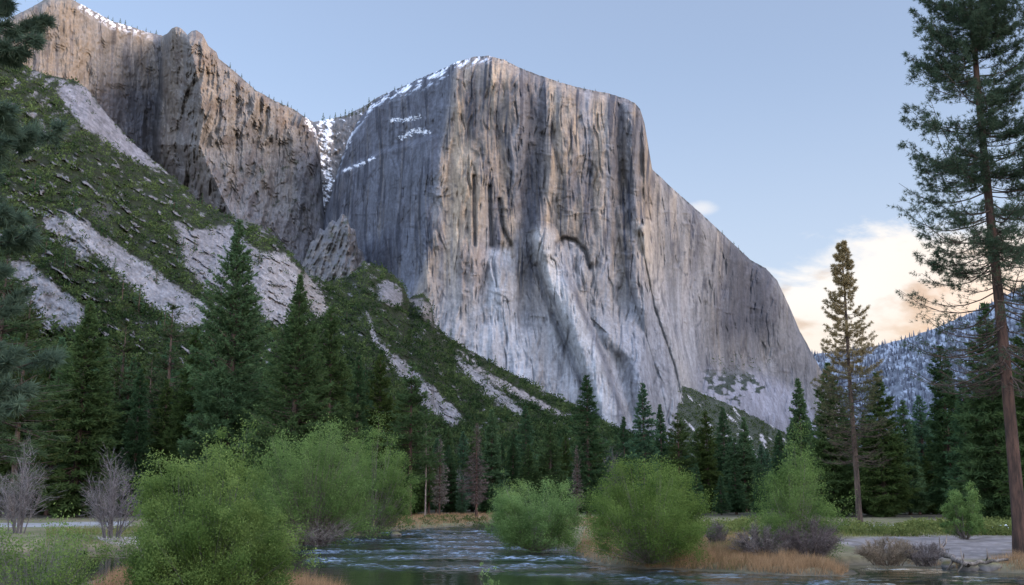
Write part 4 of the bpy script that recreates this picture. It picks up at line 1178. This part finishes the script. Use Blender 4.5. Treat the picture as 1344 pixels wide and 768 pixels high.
bare_bush(148, 705, .85, 592, 70, 61, 'leafless grey sapling with upswept twigs beside the foreground willow', 'grey_twig', 650, 'bare_tree', 'tree', True, wd=.03)
bare_bush(22, 700, .85, 580, 60, 62, 'leafless grey bush at the left edge under the pale conifer', 'grey_twig', 550, 'bare_tree', 'tree', True, wd=.03)
bare_bush(1002, 735, .42, 690, 78, 63, 'low purple-grey leafless bush left of the bare-stemmed willow', 'purple_twig', 2400, wd=.02)
bare_bush(1062, 735, .42, 680, 86, 64, 'dark leafless thicket around the feet of the bare-stemmed willow', 'purple_twig', 2400, wd=.02)
bare_bush(1165, 741, .40, 704, 86, 65, 'wide reddish-brown leafless bush at the water right of the reeds', 'brown_twig', 3000, wd=.02)
bare_bush(1216, 742, .40, 710, 62, 66, 'grey leafless bush between the brown one and the driftwood log', 'purple_twig', 1800, wd=.02)
bare_bush(942, 720, .6, 684, 36, 67, 'small dusky leafless bush right of the broad willow', 'purple_twig', 1200, wd=.022)
bare_bush(420, 716, .35, 676, 110, 68, 'leafless grey-brown brush along the waterline under the willows', 'purple_twig', 2000, wd=.022)
bare_bush(600, 672, .85, 610, 22, 69, 'thin grey leafless sapling right of the grey-purple dead conifer', 'grey_twig', 600, 'bare_tree', 'tree', True, wd=.05)
bare_bush(800, 676, .85, 596, 46, 70, 'grey leafless sapling beside the tall grey-skirted conifer', 'grey_twig', 900, 'bare_tree', 'tree', True, wd=.05)


# ---- ground cover (too many to count)
def scatter_px(poly, n, z=.6):
    """Random ground points inside an outline seen in the photo."""
    xs = [p[0] for p in poly]; ys = [p[1] for p in poly]
    w_ = [GP(x, y, z)[:2] for x, y in poly]
    wx0, wx1 = min(p[0] for p in w_), max(p[0] for p in w_); wy0, wy1 = min(p[1] for p in w_), max(p[1] for p in w_)
    out_ = np.zeros((0, 2))
    while len(out_) < n:
        q = np.stack([rng.uniform(wx0, wx1, n * 3), rng.uniform(wy0, wy1, n * 3)], 1)
        q = q[inpoly(q[:, 0], q[:, 1], [tuple(p) for p in w_])]
        out_ = np.concatenate([out_, q])
    out_ = out_[:n]
    return np.concatenate([out_, ground_z(out_[:, 0], out_[:, 1])[:, None]], 1)


def grass(name, items, mat, label, z=.6):
    Vs = []
    tints = []
    for poly, n, hgt_, wd in items:
        P = scatter_px(poly, n, z); P = P[P[:, 2] > .02]
        c = fbm(P[:, 0] / 1.3, P[:, 1] / 1.3, 3, 801)
        P = P[rng.random(len(P)) < .55 + .9 * c + .2]
        d = unit(rng.normal(0, .28, (len(P), 3)) + np.array([.12, 0, 1.]))
        c = fbm(P[:, 0] / 1.3, P[:, 1] / 1.3, 3, 801)
        V, Fc = blades(P - np.array([0, 0, .03]), d, hgt_ * rng.uniform(.5, 1.2, len(P)) * (1 + .6 * c), wd)
        Vs.append((V, Fc)); tints.append(np.clip(.5 + .5 * c + rng.normal(0, .22, len(P)), 0, 1))
    V, Fc = cat(Vs)
    o = link(name, mesh_np(name, V, Fc, M[mat], {'tint': np.repeat(np.concatenate(tints), 3)}), kind='stuff', label=label, cat='grass')
    return o


grass('dry_reeds', [([(846, 741), (900, 735), (985, 737), (1060, 744), (1125, 748), (1119, 759), (1060, 757), (950, 750), (850, 746)], 26000, .62, .022),
                    ([(745, 718), (790, 714), (860, 728), (860, 745), (785, 740), (760, 727)], 9000, .5, .022),
                    ([(335, 764), (390, 768), (430, 776), (470, 792), (300, 800)], 15000, .75, .018), ([(110, 775), (165, 756), (210, 758), (200, 780)], 7000, .7, .018),
                    ([(1100, 737), (1180, 734), (1262, 742), (1262, 749), (1230, 743), (1150, 739)], 6000, .4, .02),
                    ([(1285, 745), (1344, 738), (1400, 740), (1400, 752), (1300, 750)], 6000, .5, .02),
                    ([(880, 712), (980, 712), (990, 735), (900, 735)], 9000, .45, .025)], 'straw', 'golden dry reeds and grass along the river banks', .2)
grass('meadow_grass', [([(480, 700), (545, 693), (640, 685), (650, 676), (560, 678), (490, 684)], 16000, .5, .05), ([(350, 716), (440, 705), (500, 697), (500, 690), (420, 700), (350, 708)], 7000, .5, .04),
                       ([(640, 684), (760, 680), (900, 684), (900, 694), (740, 694)], 9000, .5, .05), ([(750, 715), (780, 690), (900, 690), (930, 715), (860, 726)], 9000, .45, .035)], 'straw', 'straw-coloured meadow grass beyond the river')
grass('green_grass', [([(60, 696), (180, 694), (200, 718), (60, 720)], 12000, .35, .03), ([(890, 697), (1340, 692), (1400, 700), (1400, 706), (900, 712)], 20000, .4, .04), ([(900, 722), (985, 712), (985, 735), (900, 738)], 4000, .4, .03)], 'green_grass', 'short green meadow grass on the banks')


def scrub(name, P, size, per, lf, mat, label, cat_='shrubs', flat=.7, patch_tint=None):
    n = len(P)
    i = np.repeat(np.arange(n), per)
    d = unit(rng.normal(size=(len(i), 3))); d[:, 2] = np.abs(d[:, 2])
    Q = P[i] + d * (size[i] * rng.uniform(.55, 1.05, len(i)))[:, None] * np.array([1, 1, flat])
    dv = unit(d + rng.normal(0, .8, (len(i), 3)))
    V, Fc = leaves(Q, dv, lf * size[i] * rng.uniform(.7, 1.3, len(i)), lf * .62 * size[i])
    tint = np.clip(rng.random(n)[i] * .45 + .35 * d[:, 2] + .15 * rng.random(len(i)) + (0 if patch_tint is None else .7 * (patch_tint[i] - .5)), 0, 1)
    return link(name, mesh_np(name, V, Fc, M[mat], {'tint': np.repeat(tint, 4)}), kind='stuff', label=label, cat=cat_)


def slope_points(G, n, mask):
    PXg, PYg, D, V = G
    r = rng.integers(2, PXg.shape[0] - 1, n); c = rng.integers(0, PXg.shape[1], n)
    k = rng.random(n) < mask(PXg[r, c], PYg[r, c])
    return V[r[k], c[k]], PXg[r[k], c[k]], PYg[r[k], c[k]]


msk = lambda x, y: np.maximum(1 - hs_bare(x, y)[0], .07) * (y < 610) * (.55 + .8 * fbm(x / 10, y / 8, 3, 811))
P, a_, b_ = slope_points(HS, 75000, msk)
dist = np.linalg.norm(P, axis=1)
P2, a2, b2 = slope_points(HS, 20000, lambda x, y: (hs_bare(x, y)[0] < .35) * (y < 620) * np.clip(.25 + 1.6 * fbm(x / 17, y / 12, 3, 813) + .4 * sm(330, 430, y - .15 * x), 0, 1))
rad_ = np.concatenate([rng.uniform(1.2, 3.2, len(P)) * (dist / 900) ** .5, rng.uniform(2.6, 5.6, len(P2)) * (np.linalg.norm(P2, axis=1) / 900) ** .6])
AB = np.concatenate([np.stack([a_, b_], 1), np.stack([a2, b2], 1)])
scrub('slope_shrubs', np.concatenate([P, P2]), rad_, 16, .50, 'shrub', 'olive green scrub blanketing the steep left hillside', flat=1.0, patch_tint=np.clip(.5 + 1.1 * fbm(AB[:, 0] / 30, AB[:, 1] / 18, 3, 815) - .35 * sm(280, 420, AB[:, 1]), 0, 1))  # tint varies in noise patches, darker low on the slope
P, a_, b_ = slope_points(TOE, 5000, lambda x, y: .9 * (fbm((x - y) / 9, (x + y) / 34, 4, 531) < .28))
scrub('talus_shrubs', P, rng.uniform(2, 5, len(P)), 12, .5, 'shrub', 'dark scrub on the talus toe under the right cliff end')
P, a_, b_ = slope_points(EC, 26000, lambda x, y: .9 * (x > 905) * (fbm(x / 13, y / 9, 4, 111) + .45 - np.hypot((x - 962) / 42, (y - 492) / 34) * .55 > .12) * (y > 465))
scrub('cliff_shrubs', P, rng.uniform(2, 5, len(P)), 12, .5, 'shrub', 'dark scrub patch on the grey slab at the right cliff foot')
# low green shrubs on the right meadow
P = np.concatenate([scatter_px([(905, 692), (1000, 690), (1100, 696), (1340, 694), (1400, 702), (1320, 707), (1100, 709), (990, 706), (920, 714), (890, 722)], 900)])
P = P[fbm(P[:, 0] / 9, P[:, 1] / 9, 3, 821) > -.05]
scrub('meadow_shrubs', P, rng.uniform(.5, 1.1, len(P)) * (1 + .4 * fbm(P[:, 0] / 9, P[:, 1] / 9, 3, 821)), 70, .26, 'meadow', 'yellow-green low shrubs across the right meadow', flat=.9)
P = np.concatenate([scatter_px([(480, 697), (560, 690), (640, 684), (640, 679), (560, 682), (480, 690)], 90), scatter_px([(60, 716), (150, 712), (190, 718), (60, 722)], 60), scatter_px([(350, 716), (440, 704), (440, 710), (372, 719)], 40)])
scrub('bank_shrubs', P, rng.uniform(.4, .9, len(P)), 60, .26, 'shrub', 'small dull green shrubs along the far bank')
# trees on the far ridge: a mass
P, a_, b_ = slope_points(FR, 9000, lambda x, y: (x < 1420) * .9)
V1, F1 = blades(np.repeat(P, 2, 0), np.tile(np.array([[0, 0, 1.]]), (2 * len(P), 1)), np.repeat(rng.uniform(14, 32, len(P)), 2), 9.0)
fm = leaf_mat('hazed_far_needles', (.07, .09, .115), (.15, .175, .21), .1)  # needle colours carry the painted blue haze
link('forest', mesh_np('forest', V1, F1, fm, {'tint': np.repeat(np.repeat(rng.random(len(P)), 2), 3)}), kind='stuff', label='forest tinted blue for haze, covering the far ridge', cat='forest')

# ------------------------------------------------------------------ single trees high on the slopes and rims
small = [conifer_mesh(70 + k, 20, .05, 3.2, 60, .8, .5, 1.5, .55, .2, .3, mat='needle_blue', per=3)[:2] for k in range(2)]


def high_tree(x, y, D, h_px, label, group):
    p_ = PT(x, y, D)
    h_ = h_px / F * D; s_ = h_ / 20
    o = thing('pine_tree', p_ - np.array([0, 0, .05 * h_]), label, 'tree', group, rnd.random() * 6, (s_ * 1.05, s_ * 1.05, s_))
    tr, cr = small[rnd.randint(0, 1)]
    link('trunk', tr, o); link('crown', cr, o)


def rim_D(G, x):
    PXg, PYg, D, V = G
    c = int(np.argmin(np.abs(PXg[0] - x)))
    return float(PYg[0, c]), float(D[0, c])


for x, h_ in [(424, 11), (433, 7), (440, 9), (447, 7), (453, 11), (458, 8), (462, 10), (467, 7), (472, 8), (477, 9), (484, 15), (491, 8)]:
    yb = float(lerp_pts(x, [(400, 157), (425, 158), (455, 153), (470, 149), (484, 142), (500, 126)]))
    high_tree(x, yb + 1, 2560, h_ * 1.1, 'tiny pine standing on the snowy notch between the two cliffs', 'pines on the snowy notch')
for x in [100, 140, 147, 156, 163, 172, 181, 191, 197, 203, 300, 309, 316, 326, 334, 345, 352, 361, 370, 376, 384, 391, 398, 405, 411]:
    y_, D_ = rim_D(LCG, x)
    high_tree(x + rnd.uniform(-2, 2), y_ + 1.5, D_ + 4, rnd.uniform(4, 9), 'tiny dark pine on the skyline of the jagged left cliff', 'pines along the left cliff rim')
for x in [505, 512, 520, 527, 534, 545, 664, 690, 733, 767, 781, 795, 925, 948, 962, 970, 978]:
    y_, D_ = rim_D(EC, x)
    high_tree(x + rnd.uniform(-2, 2), y_ + 1.5, D_ + 4, rnd.uniform(3, 6), 'tiny dark tree on the skyline of the huge cliff', 'trees along the big cliff rim')
for x, y, h_ in [(96, 278, 30), (130, 258, 22), (228, 276, 30), (265, 262, 18), (210, 330, 22), (232, 345, 26), (205, 372, 22), (340, 345, 26), (160, 395, 40), (182, 408, 36), (60, 330, 30),
                 (150, 360, 30), (128, 372, 34), (85, 350, 28), (255, 330, 22), (240, 330, 20), (318, 300, 16), (300, 292, 16), (45, 250, 30), (30, 300, 34), (575, 418, 14), (592, 432, 14), (650, 470, 18), (500, 420, 16), (470, 400, 16), (520, 440, 18), (455, 420, 20), (540, 450, 16), (610, 470, 14), (215, 440, 40), (640, 505, 18), (560, 480, 18)]:
    PXg, PYg, D, V = HS
    c = int(np.argmin(np.abs(PXg[0] - x))); r_ = int(np.argmin(np.abs(PYg[:, c] - y)))
    high_tree(x, PYg[r_, c] + 1, float(D[r_, c]), h_ * rnd.uniform(.8, 1.1), 'single small conifer standing out of the scrub on the steep hillside', 'conifers scattered over the hillside')

# ------------------------------------------------------------------ driftwood, rocks, snow
def log(p0, p1, r, label, seed):
    n = 9; t = np.linspace(0, 1, n)
    Cc = p0[None] * (1 - t)[:, None] + p1[None] * t[:, None]
    rg = np.random.default_rng(seed); Cc += rg.normal(0, r * .3, Cc.shape)
    parts = [tubes(Cc[None], (r * (1.1 - .5 * t))[None], 9)]
    for k in range(7):                                   # root stubs and broken limbs
        q = Cc[0] if k < 4 else Cc[rg.integers(3, 8)]
        d = unit(rg.normal(size=3) + np.array([0, 0, .6])) * rg.uniform(.5, 1.2)
        parts.append(tubes(np.stack([q, q + d * .5 + rg.normal(0, .05, 3), q + d])[None], np.array([[r * .5, r * .3, r * .08]]), 5))
    V, Q = cat(parts)
    c0 = p0.copy()
    o = link('driftwood_log', mesh_np('driftwood_log', V - c0, Q, M['drift'], None, True), None, None, label, 'log')
    o.location = c0
    return o


g0 = GP(1233, 727, .75); g1 = GP(1272, 746, .25)
log(np.array([g0[0], g0[1], .95]), np.array([g1[0], g1[1], .3]), .16, 'weathered driftwood log slanting down the sand bank into the water', 3)
g0 = GP(1266, 744, .3); g1 = GP(1322, 738, .6)
log(np.array([g0[0], g0[1], .42]), np.array([g1[0], g1[1], .75]), .11, 'thin grey branch lying along the bank behind the mossy rocks', 4)


def rock(px, py, z, size, label, seed, mat=None, group=None):
    import bmesh
    bm_ = bmesh.new(); bmesh.ops.create_icosphere(bm_, subdivisions=3, radius=1)
    v = np.array([q.co for q in bm_.verts])
    f_ = np.array([[q.index for q in fc.verts] for fc in bm_.faces]); bm_.free()
    k = 1 + .35 * fbm(v[:, 0] * 1.3 + seed, v[:, 1] * 1.3 + v[:, 2], 3, seed)
    v = v * k[:, None] * np.array([1, .8, .55]) * size
    tn = np.zeros((len(v), 3)) + np.array((.13, .122, .118)); tn = mixc(tn, sm(.0, .4, v[:, 2] / size), (.13, .12, .06))
    o = link('rock', mesh_np('rock', v, f_, M['soil'], {'tone': tn}, True), None, None, label, 'rock', group)
    q = GP(px, py, z); o.location = (q[0], q[1], z + .1 * size)


rock(1273, 748, .05, .65, 'mossy rock at the waterline beside the driftwood log', 1)
rock(1297, 747, .1, .8, 'larger mossy rock right of the driftwood log', 2)
rock(1245, 744, .1, .45, 'small grey rock at the waterline left of the driftwood log', 3)
rock(520, 703, .0, .55, 'dark boulder just off the far bank in the river', 4)
rock(498, 672, .85, 1.3, 'grey boulder at the forest edge beyond the meadow', 5)
mS, ntS, oS = newmat('old_snow'); gS = NT(ntS); pS = gS.n('ShaderNodeBsdfPrincipled'); cS = gS.n('ShaderNodeTexCoord').outputs['Object']
gS.l(gS.mix(gS.noise(cS, 1.5, 4), rgb(.72, .75, .80), rgb(.86, .88, .92)), pS.inputs['Base Color']); pS.inputs['Roughness'].default_value = .8; gS.l(pS.outputs[0], oS.inputs[0])
xx, yy_ = np.meshgrid(np.linspace(-1, 1, 40), np.linspace(-1, 1, 24))
rr2 = np.hypot(xx, yy_) + .3 * fbm(xx * 2, yy_ * 2, 3, 91)
Vs = np.stack([xx * 2.6, yy_ * 5, .45 * np.clip(1 - rr2, -.3, 1)], -1)
q = GP(1320, 695, .85); so_ = link('snow_patch', mesh_np('snow_patch', Vs.reshape(-1, 3), grid_faces(24, 40), mS, None, True), None, None, 'small white patch of old snow on the pale gravel at far right', 'snow')
so_.location = (q[0], q[1], .88)
